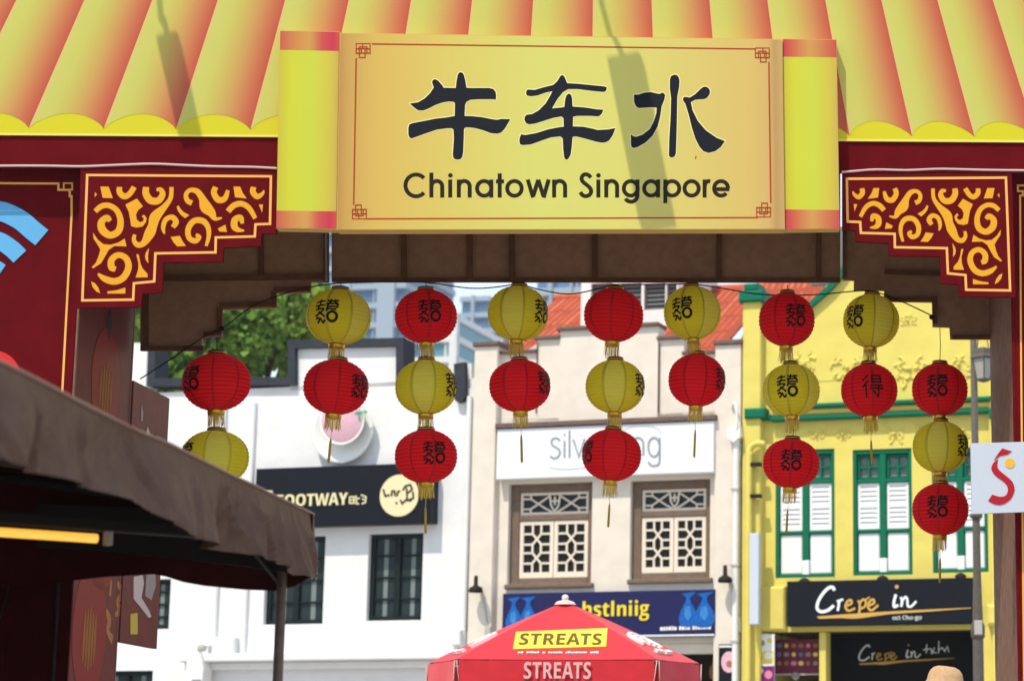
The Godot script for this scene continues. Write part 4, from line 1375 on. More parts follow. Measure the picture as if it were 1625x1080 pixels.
# frame with leaves and glazing bars; one pane behind each leaf
func casement(t: Node3D, r: Array, leaves: int, rows: int, bar: float, z: float, m: Material) -> MeshInstance3D:
	var s := Shape.new()
	var x0: float = r[0]; var y0: float = r[1]; var x1: float = r[2]; var y1: float = r[3]
	var e := bar * 1.5
	s.bevel(Vector3(x0, y0, z - 0.06), Vector3(x0 + e, y1, z), 0.008)
	s.bevel(Vector3(x1 - e, y0, z - 0.06), Vector3(x1, y1, z), 0.008)
	s.bevel(Vector3(x0 + e, y0, z - 0.06), Vector3(x1 - e, y0 + e, z - 0.002), 0.008)
	s.bevel(Vector3(x0 + e, y1 - e, z - 0.06), Vector3(x1 - e, y1, z - 0.002), 0.008)
	for i in range(1, leaves):
		var x := lerpf(x0, x1, float(i) / leaves)
		s.bevel(Vector3(x - bar, y0 + e, z - 0.06), Vector3(x + bar, y1 - e, z + 0.006), 0.008)
	for j in range(1, rows):
		var y := lerpf(y0, y1, float(j) / rows)
		s.bevel(Vector3(x0 + e, y - bar * 0.3, z - 0.05), Vector3(x1 - e, y + bar * 0.3, z - 0.015), 0.004)
	var w := part("window", s, m, t)
	for i in leaves:
		var a := lerpf(x0, x1, float(i) / leaves) + 0.02
		var b := lerpf(x0, x1, float(i + 1) / leaves) - 0.02
		part("pane", Shape.new().box(Vector3(a, y0 + 0.02, z - 0.075), Vector3(b, y1 - 0.02, z - 0.055)), M.dark_glass, w)
		part("curtain", Shape.new().box(Vector3(lerpf(a, b, 0.45), y0 + 0.02, z - 0.054), Vector3(lerpf(a, b, 0.62), y1 - 0.03, z - 0.052)), M.curtain, w)
	return w

func shop_sides(t: Node3D, shop: Array) -> void:
	part("shop_side", Shape.new().box(Vector3(shop[0] - 0.12, 0, -4.9), Vector3(shop[0] - 0.02, shop[3], -0.26)), M.shop_dark, t)
	part("shop_side", Shape.new().box(Vector3(shop[2] + 0.02, 0, -4.9), Vector3(shop[2] + 0.12, shop[3], -0.26)), M.shop_dark, t)
	part("shop_floor", Shape.new().box(Vector3(shop[0] - 0.02, 0.004, -4.9), Vector3(shop[2] + 0.02, 0.06, -0.26)), M.shop_dark, t)

func white_house() -> void:
	var fr := street.ground(150, 1000)
	var t := thing("white_house", "white shophouse with black coping on its stepped parapet and black framed windows", "shophouse", fr)
	var r := fr.rect(150, 614, 748, 1300)
	var h: float = r[3]
	var w: float = r[2]
	var wins := [fr.rect(420, 851, 514, 990), fr.rect(583, 846, 670, 984), fr.rect(188, 919, 269, 998), fr.rect(150, 1064, 240, 1150)]
	part("wall", Shape.new().wall([0, 0, w, h], wins, -0.22, 0.0), M.white_wall, t)
	shell(t, w, h, 8.0, -0.22, M.white_wall)
	for i in wins.size():
		casement(t, wins[i], 2, 4, 0.05, -0.09, M.black_frame)
	# parapet pieces
	for q in [[150, 545, 240, 614], [462, 546, 634, 614], [728, 577, 748, 614]]:
		var p := fr.rect(q[0], q[1], q[2], q[3])
		part("parapet", Shape.new().box(Vector3(p[0], p[1] - 0.02, -0.3), Vector3(p[2], p[3], 0.0)), M.white_wall, t)
	part("parapet_post", Shape.new().bevel(Vector3(fr.at(223, 580).x, h - 0.05, -0.3), Vector3(fr.at(236, 580).x, fr.at(230, 548).y, 0.06), 0.01), M.white_wall, t)
	part("coping", Shape.new().ribbon(fr.list([240, 540, 239, 606, 462, 604, 462, 546, 634, 542, 634, 606, 726, 606, 727, 580], 0.1), [0.135], -0.34, 0.1), M.coping_dark, t)
	part("coping", Shape.new().slab(fr.list([720, 577, 737, 574, 738, 628, 734, 636, 726, 638, 721, 634], 0.12), -0.3, 0.12), M.coping_dark, t)
	# pilaster strips, ledge, base
	for q in [[340, 640, 352, 1040], [392, 640, 399, 1040]]:
		var p := fr.rect(q[0], q[1], q[2], q[3])
		part("pilaster", Shape.new().bevel(Vector3(p[0], p[1], -0.01), Vector3(p[2], p[3], 0.07), 0.015), M.white_wall, t)
	var pb := fr.rect(344, 1012, 378, 1046)
	part("pilaster_base", Shape.new().bevel(Vector3(pb[0], pb[1], -0.01), Vector3(pb[2], pb[3], 0.16), 0.03), M.white_wall, t)
	var l := fr.rect(300, 1036, 742, 1049)
	part("ledge", Shape.new().bevel(Vector3(l[0], l[1], -0.01), Vector3(l[2], l[3], 0.32), 0.02), M.white_wall, t)
	part("ledge_moulding", Shape.new().bevel(Vector3(l[0], l[1] - 0.12, -0.01), Vector3(l[2] - 0.03, l[1] - 0.002, 0.16), 0.02), M.white_wall, t)
	var v := fr.rect(719, 1000, 738, 1024)
	part("vent_box", Shape.new().bevel(Vector3(v[0], v[1], -0.01), Vector3(v[2], v[3], 0.2), 0.02), M.white_wall, t)
	part("rain_pipe", Shape.new().tube([Vector3(w - 0.1, 0, 0.05), Vector3(w - 0.1, h - 0.3, 0.05)], 0.045, 10), M.white_wall, t)
	part("cable", Shape.new().tube([fr.at(742, 640, 0.02), fr.at(743, 760, 0.02), fr.at(741, 1000, 0.02)], 0.012, 5), M.bar_dark, t)
	# bowl sign
	var bf := street.base(549, 683, 0.02)
	var b := thing("bowl_sign", "round sign of a white saucer and pink bowl on the white house wall", "sign", bf)
	var turn := Basis(Vector3(1, 0, 0), PI / 2)
	var plate := part("saucer", Shape.new().lathe([Vector2(0.0, 0.0), Vector2(0.3, 0.0), Vector2(0.5, 0.1), Vector2(0.545, 0.13), Vector2(0.54, 0.15), Vector2(0.49, 0.135), Vector2(0.3, 0.05), Vector2(0.0, 0.04)], 56), M.china_white, b)
	plate.transform = Transform3D(turn, Vector3(0, -0.01, 0))
	var dish := part("bowl", Shape.new().lathe([Vector2(0.22, 0.04), Vector2(0.3, 0.1), Vector2(0.385, 0.27), Vector2(0.4, 0.3), Vector2(0.385, 0.305), Vector2(0.36, 0.29)], 56), M.china_white, b)
	dish.transform = Transform3D(turn, Vector3(0.07, 0.12, 0))
	var soup := part("pink_face", Shape.new().lathe([Vector2(0.37, 0.286), Vector2(0.36, 0.292), Vector2(0.0, 0.294)], 56), M.soup_pink, b)
	soup.transform = Transform3D(turn, Vector3(0.07, 0.12, 0))
	for s in [[568, 652, 571, 668], [576, 651, 578, 667], [563, 655, 582, 653]]:
		part("green_mark", Shape.new().ribbon(bf.list(s, 0.3), [0.035], 0.29, 0.301 + 0.001 * (int(s[0]) % 3)), M.mark_green, b)
	# black sign
	var sf := street.base(544, 833, 0.0)
	var sg := thing("black_sign", "long black signboard FOOTWAY with round cream badge on the white house", "signboard", sf)
	var sb := part("board", Shape.new().bevel(Vector3(sf.at(404, 790, 0.28).x, sf.at(544, 833, 0.28).y, 0.0), Vector3(sf.at(684, 785, 0.28).x, sf.at(544, 738.5, 0.28).y, 0.28), 0.012), M.sign_black, sg)
	var z := 0.28
	var a := sf.p2(440, 804, z)
	var c := sf.p2(553, 780, z)
	lettering("letters", "FOOTWAY", "Droid Sans", true, a.x, a.y, c.x - a.x, (c.y - a.y) * 0.92, z, M.sign_cream, sb, 0.03)
	var a2 := sf.p2(414, 808, z)
	lettering("letters", "F", "Droid Sans", true, a2.x, a2.y, 0.2, 0.3, z, M.sign_cream, sb, 0.03)
	for s in [[555, 788, 562, 788, 562, 798, 555, 798, 555, 788], [557, 793, 561, 793], [565, 786, 566, 799, 570, 799], [565, 792, 571, 790], [573, 785, 581, 788, 580, 797, 574, 799], [575, 791, 578, 793]]:
		part("letters", Shape.new().ribbon(sf.list(s, z), [0.022], z - 0.01, z + 0.01 + 0.0005 * (int(s[0]) % 7)), M.sign_cream, sb)
	var bd := part("badge", Shape.new().disc(sf.p2(634, 786, z), 0.335, z - 0.01, z + 0.02, 44), M.sign_cream, sb)
	for s in [[609, 776, 612, 787, 619, 785], [622, 787, 623, 779, 627, 779, 628, 787], [631, 787, 632, 780, 636, 779], [640, 778, 644, 771, 652, 769, 655, 776, 648, 782], [646, 774, 647, 792], [656, 780, 657, 790, 650, 793], [629, 797, 631, 799], [636, 793, 639, 799, 645, 793, 652, 794, 656, 790]]:
		part("badge_script", Shape.new().ribbon(sf.list(s, z), [0.026], z + 0.018, z + 0.028 + 0.0006 * (int(s[0]) % 5)), M.ink_black, bd)
	# device on the wall at the ledge
	var df := street.base(322, 1052, 0.12)
	var d := thing("wall_floodlight", "white floodlight on the white house wall beside the pilaster base", "lamp", df)
	part("lamp_head", Shape.new().slab([Vector2(-0.16, -0.5), Vector2(0.14, -0.5), Vector2(0.17, -0.1), Vector2(0.1, 0.16), Vector2(-0.05, 0.16), Vector2(-0.14, 0.0)], 0.0, 0.28), M.white_plastic, d)
	part("grille", Shape.new().box(Vector3(-0.02, -0.38, 0.28), Vector3(0.14, -0.27, 0.29)), M.grey_metal, d)
	part("bracket", Shape.new().tube([Vector3(-0.05, 0.14, 0.1), Vector3(0.04, 0.26, 0.08), Vector3(0.1, 0.3, -0.1)], 0.03, 8), M.white_plastic, d)
	part("clamp", Shape.new().lathe([Vector2(0, -0.06), Vector2(0.07, -0.05), Vector2(0.08, 0.03), Vector2(0.0, 0.07)], 14, Vector3(0.02, 0.24, 0.1)), M.holder_grey, d)

func lattice(s: Shape, x0: float, y0: float, x1: float, y1: float, segs: Array, w: float, z: float) -> void:
	var n := 0
	for q in segs:
		var a := Vector2(lerpf(x0, x1, q[0]), lerpf(y1, y0, q[1]))
		var b := Vector2(lerpf(x0, x1, q[2]), lerpf(y1, y0, q[3]))
		s.ribbon([a, b], [w], z - 0.03, z + 0.0012 * (n % 6))
		n += 1

const CASEMENT_BARS := [[0, 0.19, 0.34, 0.19], [0.66, 0.19, 1, 0.19], [0, 0.41, 0.34, 0.41], [0.66, 0.41, 1, 0.41], [0, 0.59, 0.34, 0.59], [0.66, 0.59, 1, 0.59], [0, 0.81, 0.34, 0.81], [0.66, 0.81, 1, 0.81],
	[0.34, 0, 0.34, 0.19], [0.66, 0, 0.66, 0.19], [0.34, 0.41, 0.34, 0.59], [0.66, 0.41, 0.66, 0.59], [0.34, 0.81, 0.34, 1], [0.66, 0.81, 0.66, 1],
	[0.34, 0.19, 0.66, 0.41], [0.66, 0.19, 0.34, 0.41], [0.34, 0.59, 0.66, 0.81], [0.66, 0.59, 0.34, 0.81]]
const TRANSOM_BARS := [[0.12, 0, 0.12, 0.2], [0, 0.2, 0.12, 0.2], [0.12, 0.2, 0.36, 0.8], [0.12, 0.8, 0.36, 0.2], [0, 0.8, 0.12, 0.8], [0.12, 0.8, 0.12, 1], [0.36, 0.2, 0.42, 0.05], [0.36, 0.8, 0.46, 1.0],
	[0.88, 0, 0.88, 0.2], [0.88, 0.2, 1, 0.2], [0.88, 0.2, 0.64, 0.8], [0.88, 0.8, 0.64, 0.2], [0.88, 0.8, 1, 0.8], [0.88, 0.8, 0.88, 1], [0.64, 0.2, 0.58, 0.05], [0.64, 0.8, 0.54, 1.0],
	[0.42, 0.02, 0.44, 0.62], [0.58, 0.02, 0.56, 0.62], [0.44, 0.62, 0.5, 0.98], [0.56, 0.62, 0.5, 0.98], [0.5, 0.1, 0.5, 0.6], [0.44, 0.35, 0.56, 0.35]]

func lattice_window(t: Node3D, r: Array) -> void:
	var z := -0.1
	var x0: float = r[0]; var y0: float = r[1]; var x1: float = r[2]; var y1: float = r[3]
	var h := y1 - y0
	var yt := y1 - h * 0.34
	var fr := Shape.new()
	var e := 0.10
	fr.bevel(Vector3(x0, y0, z - 0.1), Vector3(x0 + e * 1.5, y1, z), 0.01)
	fr.bevel(Vector3(x1 - e, y0, z - 0.1), Vector3(x1, y1, z), 0.01)
	fr.bevel(Vector3(x0 + e * 1.5, y1 - e * 1.3, z - 0.1), Vector3(x1 - e, y1, z - 0.002), 0.01)
	fr.bevel(Vector3(x0 + e * 1.5, y0, z - 0.1), Vector3(x1 - e, y0 + e, z - 0.002), 0.01)
	fr.bevel(Vector3(x0 + e * 1.5, yt - 0.04, z - 0.1), Vector3(x1 - e, yt + 0.05, z - 0.003), 0.01)
	var w := part("window", fr, M.brown_frame, t)
	var a := x0 + e * 1.5
	var b := x1 - e
	# transom
	var ts := Shape.new()
	var ty0 := yt + 0.05
	var ty1 := y1 - e * 1.3
	var f := 0.045
	ts.wall([a + 0.005, ty0 + 0.005, b - 0.005, ty1 - 0.005], [[a + f, ty0 + f, b - f, ty1 - f]], z - 0.07, z - 0.03)
	lattice(ts, a + f, ty0 + f, b - f, ty1 - f, TRANSOM_BARS, 0.026, z - 0.036)
	part("transom_lattice", ts, M.lattice_cream, w)
	# two casements
	var mid := (a + b) / 2
	for q in [[a, mid], [mid, b]]:
		var cs := Shape.new()
		var g := 0.065
		cs.wall([q[0] + 0.006, y0 + e + 0.006, q[1] - 0.006, yt - 0.046], [[q[0] + g, y0 + e + g + 0.03, q[1] - g, yt - 0.04 - g]], z - 0.07, z - 0.024)
		lattice(cs, q[0] + g, y0 + e + g + 0.03, q[1] - g, yt - 0.04 - g, CASEMENT_BARS, 0.03, z - 0.032)
		part("casement_lattice", cs, M.lattice_cream, w)
	part("pane", Shape.new().box(Vector3(a, ty0, z - 0.095), Vector3(b, ty1, z - 0.08)), M.dark_glass, w)
	for q in [[a, mid - 0.004], [mid + 0.004, b]]:
		part("pane", Shape.new().box(Vector3(q[0], y0 + e, z - 0.095), Vector3(q[1], yt - 0.04, z - 0.08)), M.dark_glass_green, w)

func tile_field(t: Node3D, x0: float, x1: float, step: float, y0: float, z0: float, y1: float, z1: float) -> void:
	# barrel tiles laid in columns up the slope, each course lapping the one below
	var rng := RandomNumberGenerator.new()
	rng.seed = int(x1 * 100)
	part("roof", Shape.new().box(Vector3.ZERO, Vector3(x1 - x0, 0.04, Vector2(y1 - y0, z1 - z0).length())), M.tile_base, t).transform = Transform3D(Basis(Vector3(1, 0, 0), Vector3(0, (z0 - z1), (y1 - y0)).normalized(), Vector3(0, -(y1 - y0), -(z1 - z0)).normalized()), Vector3(x0, y1, z1))
	var roof := t.get_child(t.get_child_count() - 1)
	var loc: Transform3D = (roof as Node3D).transform.affine_inverse()
	var n := int((x1 - x0) / step)
	var courses := 5
	var kinds := []
	for k in 3:
		var s := Shape.new()
		for c in courses:
			var f0 := float(c) / courses
			var f1 := float(c + 1) / courses + 0.01
			var a := Vector3(0, lerpf(y0, y1, f0), lerpf(z0, z1, f0)) - Vector3(0, y0, z0)
			var b := Vector3(0, lerpf(y0, y1, f1), lerpf(z0, z1, f1)) - Vector3(0, y0, z0)
			var nrm := Vector3(0, z0 - z1, y1 - y0).normalized()
			var r := step * 0.4
			s.smooth()
			var m := 7
			for i in m:
				var g0 := PI * i / m
				var g1 := PI * (i + 1) / m
				var lift := nrm * 0.008
				var p := [a + Vector3(cos(g0) * r, 0, 0) + nrm * sin(g0) * r + lift, a + Vector3(cos(g1) * r, 0, 0) + nrm * sin(g1) * r + lift,
					b + Vector3(cos(g1) * r * 0.86, 0, 0) + nrm * sin(g1) * r * 0.86, b + Vector3(cos(g0) * r * 0.86, 0, 0) + nrm * sin(g0) * r * 0.86]
				s.quad(p[0], p[3], p[2], p[1])
			s.smooth(false)
			for i in m:
				var g0 := PI * i / m
				var g1 := PI * (i + 1) / m
				s.tri(a + nrm * 0.01, a + Vector3(cos(g0) * r, 0, 0) + nrm * (sin(g0) * r + 0.008), a + Vector3(cos(g1) * r, 0, 0) + nrm * (sin(g1) * r + 0.008))
		kinds.append(s.mesh())
	for i in n:
		var o := part("roof_tile", kinds[i % 3], [M.tile_a, M.tile_b, M.tile_c][rng.randi() % 3], roof)
		o.transform = loc * Transform3D(Basis(), Vector3(x0 + (i + 0.5) * step, y0 + rng.randf_range(-0.008, 0.008), z0))

func beige_house() -> void:
	var fr := street.ground(748.5, 1000)
	var t := thing("beige_house", "cream shophouse with stepped parapet, orange tiled roof and two lattice windows", "shophouse", fr)
	var w: float = fr.at(1180, 800).x
	var h: float = fr.at(960, 660).y
	var wins := [fr.rect(806, 766, 939, 926), fr.rect(1000, 761, 1127, 918)]
	var shop := [fr.at(800, 1100).x, 0.0, fr.at(1136, 1100).x, fr.at(960, 1022).y]
	part("wall", Shape.new().wall([0, 0, w, h], wins + [shop], -0.25, 0.0), M.cream_wall, t)
	shell(t, w, h, 9.0, -0.25, M.cream_wall)
	for r in wins:
		lattice_window(t, r)
		part("window_sill", Shape.new().bevel(Vector3(r[0] - 0.02, r[1] - 0.07, -0.02), Vector3(r[2] + 0.05, r[1] - 0.002, 0.07), 0.012), M.brown_frame, t)
	# parapet, stepped to the middle
	for q in [[787, 560, 852, 662], [852, 538, 889, 662], [889, 521, 1045, 662], [1045, 538, 1085, 662], [1085, 562, 1137, 662]]:
		var p := fr.rect(q[0], q[1], q[2], q[3])
		part("parapet", Shape.new().box(Vector3(p[0], p[1] - 0.05, -0.3), Vector3(p[2], p[3], 0.0 if q[0] != 889 else 0.03)), M.cream_wall, t)
	for q in [[849, 533, 890, 538.5], [886, 516, 1047, 522], [1044, 533, 1088, 538.5], [785, 556, 853, 561], [1084, 557, 1137, 562]]:
		var p := fr.rect(q[0], q[1], q[2], q[3])
		part("parapet_cap", Shape.new().bevel(Vector3(p[0], p[1], -0.36), Vector3(p[2], p[3], 0.07 if q[0] != 886 else 0.1), 0.01), M.cap_brown, t)
	for q in [[749, 552, 786, 1300], [1137, 549, 1179, 1300]]:
		var p := fr.rect(q[0], q[1], q[2], q[3])
		part("pilaster", Shape.new().bevel(Vector3(p[0], 0, -0.3), Vector3(p[2], p[3], 0.14), 0.012), M.cream_wall, t)
		part("pilaster_cap", Shape.new().bevel(Vector3(p[0] - 0.02, p[3], -0.33), Vector3(p[2] + 0.03, p[3] + 0.07, 0.19), 0.012), M.cap_brown, t)
	# narrow joints down the parapet
	for u in [852, 1046]:
		part("joint", Shape.new().box(Vector3(fr.at(u, 600).x, fr.at(u, 655).y, 0.0), Vector3(fr.at(u, 600).x + 0.012, fr.at(u, 545).y, 0.034)), M.cap_brown, t)
	# roof behind, dormer with windows
	var ye: float = fr.at(960, 590, -0.5).y
	var yr: float = fr.at(960, 472, -4.6).y
	tile_field(t, -0.45, w - 0.75, 0.122, ye, -0.5, yr, -4.6)
	part("ridge", Shape.new().tube([Vector3(-0.5, yr + 0.02, -4.6), Vector3(w - 0.75, yr + 0.02, -4.6)], 0.09, 10), M.tile_a, t)
	var rear := fr.rect(1010, 440, 1050, 480, -4.8)
	part("gable_wall", Shape.new().slab([Vector2(0.1, ye), Vector2(0.85, ye), Vector2(0.85, ye + 0.5), Vector2(0.1, ye + 0.1)], -4.0, -0.4), M.cream_wall, t)
	part("verge", Shape.new().tube([fr.at(790, 562, -0.45), fr.at(862, 474, -4.6)], 0.07, 8), M.cap_brown, t)
	# rear block with windows standing over the ridge
	var dx0: float = fr.at(922, 480, -2.6).x
	var dx1: float = fr.at(1076, 480, -2.6).x
	var dy0: float = fr.at(1000, 540, -2.6).y
	var dy1: float = fr.at(1000, 400, -2.6).y
	var dw := []
	for u in [938, 984, 1022, 1058]:
		dw.append(fr.rect(u, 449, u + (34 if u != 1058 else 16), 491, -2.6))
	part("rear_block", Shape.new().wall([dx0, dy0, dx1, dy1], dw, -2.8, -2.6), M.white_wall, t)
	part("rear_block_side", Shape.new().box(Vector3(dx0, dy0, -4.9), Vector3(dx0 + 0.2, dy1, -2.8)), M.white_wall, t)
	part("rear_block_side", Shape.new().box(Vector3(dx1 - 0.2, dy0, -4.9), Vector3(dx1, dy1, -2.8)), M.white_wall, t)
	part("rear_block_roof", Shape.new().box(Vector3(dx0 - 0.1, dy1, -4.9), Vector3(dx1 + 0.1, dy1 + 0.1, -2.5)), M.cap_brown, t)
	for r in dw:
		var wn := part("window", Shape.new().wall([r[0], r[1], r[2], r[3]], [[r[0] + 0.03, r[1] + 0.03, r[2] - 0.03, r[3] - 0.03]], -2.72, -2.66), M.cap_brown, t)
		part("pane", Shape.new().box(Vector3(r[0] + 0.01, r[1] + 0.01, -2.72), Vector3(r[2] - 0.01, r[3] - 0.01, -2.7)), M.dark_glass, wn)
		for j in 6:
			var y := lerpf(r[1], r[3], (j + 0.5) / 6)
			stuff(part("blind", Shape.new().box(Vector3(r[0] + 0.03, y - 0.02, -2.7), Vector3(r[2] - 0.03, y + 0.012, -2.68)), M.blind_grey, wn)) if j == 0 else part("blind_slat", Shape.new().box(Vector3(r[0] + 0.03, y - 0.02, -2.7), Vector3(r[2] - 0.03, y + 0.012, -2.68)), M.blind_grey, wn)
	# shop front in shade
	var rng := RandomNumberGenerator.new()
	rng.seed = 21
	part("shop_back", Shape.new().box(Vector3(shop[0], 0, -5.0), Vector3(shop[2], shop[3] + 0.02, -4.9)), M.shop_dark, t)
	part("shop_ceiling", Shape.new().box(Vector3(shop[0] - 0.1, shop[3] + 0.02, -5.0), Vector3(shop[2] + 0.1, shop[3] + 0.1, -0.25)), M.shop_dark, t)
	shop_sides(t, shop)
	part("shop_beam", Shape.new().bevel(Vector3(shop[0], shop[3] - 0.16, -0.22), Vector3(shop[2], shop[3], -0.05), 0.01), M.cream_wall, t)
	for i in 9:
		var x := lerpf(shop[0] + 2.1, shop[2] - 0.1, i / 8.0)
		part("shop_goods", Shape.new().disc(Vector2(x, 2.35 + rng.randf_range(-0.3, 0.3)), rng.randf_range(0.07, 0.14), -0.8, -0.74, 12, rng.randf_range(0.1, 0.2)), [M.goods_a, M.goods_b, M.goods_c][i % 3], t)
	part("down_pipe", Shape.new().tube([Vector3(w - 0.06, 0, 0.2), Vector3(w - 0.06, fr.at(1175, 700).y, 0.2)], 0.05, 10), M.white_wall, t)
	for v in [780, 900, 1020]:
		part("pipe_clip", Shape.new().box(Vector3(w - 0.13, fr.at(1175, v).y, 0.12), Vector3(w + 0.0, fr.at(1175, v).y + 0.03, 0.26)), M.holder_grey, t)
	part("cornice_bar", Shape.new().bevel(Vector3(fr.at(787, 668, 0.2).x, fr.at(960, 673, 0.2).y, 0.0), Vector3(fr.at(1137, 662, 0.2).x, fr.at(960, 665, 0.2).y, 0.24), 0.01), M.cap_brown, t)

	# white sign
	var sf := street.base(960, 757, 0.0)
	var sg := thing("white_sign", "wide white signboard with thin grey lettering silverring above the lattice windows", "signboard", sf)
	var z := 0.2
	var sb := part("board", Shape.new().bevel(Vector3(sf.at(788, 715, z).x, sf.at(960, 755, z).y, 0.003), Vector3(sf.at(1133, 705, z).x, sf.at(960, 674, z).y, z), 0.012), M.sign_white, sg)
	var strokes := [
		[889, 699, 884, 695, 878, 696, 875, 701, 878, 707, 885, 711, 889, 717, 886, 724, 879, 727, 873, 723], [896, 699, 896, 726], [896, 688, 896, 691], [904, 683, 904, 726],
		[910, 697, 919, 725, 928, 696], [932, 711, 948, 710, 946, 700, 940, 696, 934, 700, 932, 711, 936, 723, 943, 725, 948, 720], [956, 697, 956, 725], [956, 705, 961, 697, 966, 696],
		[972, 696, 972, 724], [972, 704, 977, 697, 982, 695], [988, 696, 988, 724], [988, 685, 988, 688], [1003, 695, 1003, 724], [1003, 702, 1009, 695, 1016, 695, 1021, 702, 1021, 723],
		[1047, 694, 1047, 731, 1042, 738, 1034, 738, 1029, 733]]
	var n := 0
	for s in strokes:
		var q: Array = s
		if s.size() > 8:
			q = smooth_px(s)
		part("letter_stroke", Shape.new().ribbon(sf.list(q, z), [0.026], z - 0.005, z + 0.008 + 0.0007 * (n % 5)), M.letter_grey, sb)
		n += 1
	part("letter_stroke", Shape.new().ribbon(sf.list(arc_pts(1038, 709, 9, 0, 345, 24, 15), z), [0.026], z - 0.005, z + 0.0105, true), M.letter_grey, sb)
	part("swoosh", Shape.new().ribbon(sf.list(smooth_px([985, 684, 1005, 677, 1030, 676, 1045, 681, 1050, 688]), z), [0.012], z - 0.005, z + 0.006), M.swoosh_grey, sb)
	part("swoosh", Shape.new().ribbon(sf.list(smooth_px([872, 740, 880, 743, 900, 744, 925, 742, 960, 737]), z), [0.012], z - 0.005, z + 0.006), M.swoosh_grey, sb)

	# blue sign
	var bf := street.base(966, 1010, 0.0)
	var bg := thing("blue_sign", "dark blue signboard with yellow lettering and bright blue figures behind the parasol", "signboard", bf)
	z = 0.16
	var bb := part("board", Shape.new().bevel(Vector3(bf.at(797, 975, z).x, bf.at(966, 1011, z).y, 0.003), Vector3(bf.at(1135, 968, z).x, bf.at(966, 938, z).y, z), 0.01), M.sign_blue, bg)
	part("lower_edge", Shape.new().box(Vector3(bf.at(797, 975, z).x + 0.01, bf.at(966, 1011, z).y + 0.005, z - 0.005), Vector3(bf.at(1135, 968, z).x - 0.01, bf.at(966, 1008, z).y, z + 0.006)), M.sign_white, bb)
	var a := bf.p2(925, 978, z)
	var c := bf.p2(1031, 952, z)
	lettering("letters", "hstlniig", "Droid Sans", true, a.x, a.y, c.x - a.x, (c.y - a.y) * 0.95, z, M.letter_yellow, bb, 0.02)
	for q in [[1092, 967, 1.0], [1118, 967, 1.15], [815, 975, 0.9], [838, 974, 1.0]]:
		var k: float = q[2]
		var cx: float = q[0]
		var cy: float = q[1]
		var fig := smooth_px([cx - 11 * k, cy - 25, cx + 12 * k, cy - 28, cx + 5 * k, cy - 21, cx + 4 * k, cy - 13, cx + 12 * k, cy + 2, cx + 14 * k, cy + 16, cx + 8 * k, cy + 27, cx - 10 * k, cy + 27, cx - 14 * k, cy + 14, cx - 10 * k, cy, cx - 4 * k, cy - 12, cx - 3 * k, cy - 20, cx - 11 * k, cy - 25])
		fig.resize(fig.size() - 2)
		var fg := part("blue_figure", Shape.new().slab(bf.list(fig, z), z - 0.005, z + 0.006 + 0.002 * (int(cx) % 3)), M.figure_blue, bb)
		part("light_patch", Shape.new().slab(bf.list([cx - 4 * k, cy - 4, cx + 3 * k, cy - 6, cx + 6 * k, cy + 8, cx + 1 * k, cy + 18, cx - 6 * k, cy + 10], z), z, z + 0.013), M.figure_pale, fg)
	var sp := Shape.new()
	var x := 1048.0
	var rng2 := RandomNumberGenerator.new()
	rng2.seed = 4
	while x < 1126:
		var wd := rng2.randf_range(2.0, 4.5)
		sp.slab(bf.list([x, 1000 - (x - 1048) * 0.03, x + wd, 1000 - (x - 1048) * 0.03, x + wd, 995 - (x - 1048) * 0.03 - rng2.randf_range(0, 2), x, 995 - (x - 1048) * 0.03], z), z - 0.005, z + 0.006)
		x += wd + (1.2 if rng2.randf() > 0.2 else 4.0)
	stuff(part("small_print", sp, M.white_print, bb))

	# poster by the shop
	var pf := street.base(1158, 1100, 0.15)
	var pg := thing("shop_poster", "dark poster with a pale pink dish beside the cream house's shop opening", "poster", pf)
	var pb := part("board", Shape.new().bevel(Vector3(pf.at(1142, 1060).x, pf.at(1158, 1130).y, 0.0), Vector3(pf.at(1172, 1060).x, pf.at(1158, 1022).y, 0.05), 0.008), M.sign_black, pg)
	part("pink_dish", Shape.new().disc(pf.p2(1157, 1050, 0.05), 0.12, 0.045, 0.055, 26, 0.16), M.soup_pink, pb)
	part("dish_centre", Shape.new().disc(pf.p2(1158, 1053, 0.05), 0.05, 0.05, 0.06, 18), M.goods_b, pb)
	part("top_edge", Shape.new().box(Vector3(pf.at(1142, 1060).x + 0.01, pf.at(1158, 1027).y, 0.045), Vector3(pf.at(1172, 1060).x - 0.01, pf.at(1158, 1024).y, 0.055)), M.sign_white, pb)

	# wall lamps
	for e in [[763, 931, "on the left pilaster of the cream house, by the white house"], [1157, 915, "on the right pilaster of the cream house, by the yellow house"]]:
		var lf := street.base(e[0], e[1], 0.14)
		var lg := thing("wall_lamp", "small black wall lamp " + e[2], "wall lamp", lf, "black wall lamps on the cream house")
		part("bracket", Shape.new().box(Vector3(-0.02, -0.06, -0.005), Vector3(0.02, 0.0, 0.2)), M.bar_dark, lg)
		part("shade", Shape.new().lathe([Vector2(0.1, -0.1), Vector2(0.115, -0.09), Vector2(0.1, -0.03), Vector2(0.035, 0.01), Vector2(0.03, 0.16), Vector2(0.0, 0.165)], 18, Vector3(0, 0, 0.2)), M.bar_dark, lg)
		part("conduit", Shape.new().tube([Vector3(0.03, -0.04, 0.02), Vector3(0.08, -0.3, 0.02), Vector3(0.16, -0.7, 0.015)], 0.011, 6), M.holder_grey, lg)
		part("switch_box", Shape.new().bevel(Vector3(0.1, -0.85, 0.0), Vector3(0.2, -0.62, 0.05), 0.01), M.holder_grey, lg)
	# ornament bracket high on the right pilaster
	var of := street.base(1163, 690, 0.14)
	var og := thing("wall_bracket", "pale scrolled wall bracket high on the cream house's right pilaster", "bracket", of)
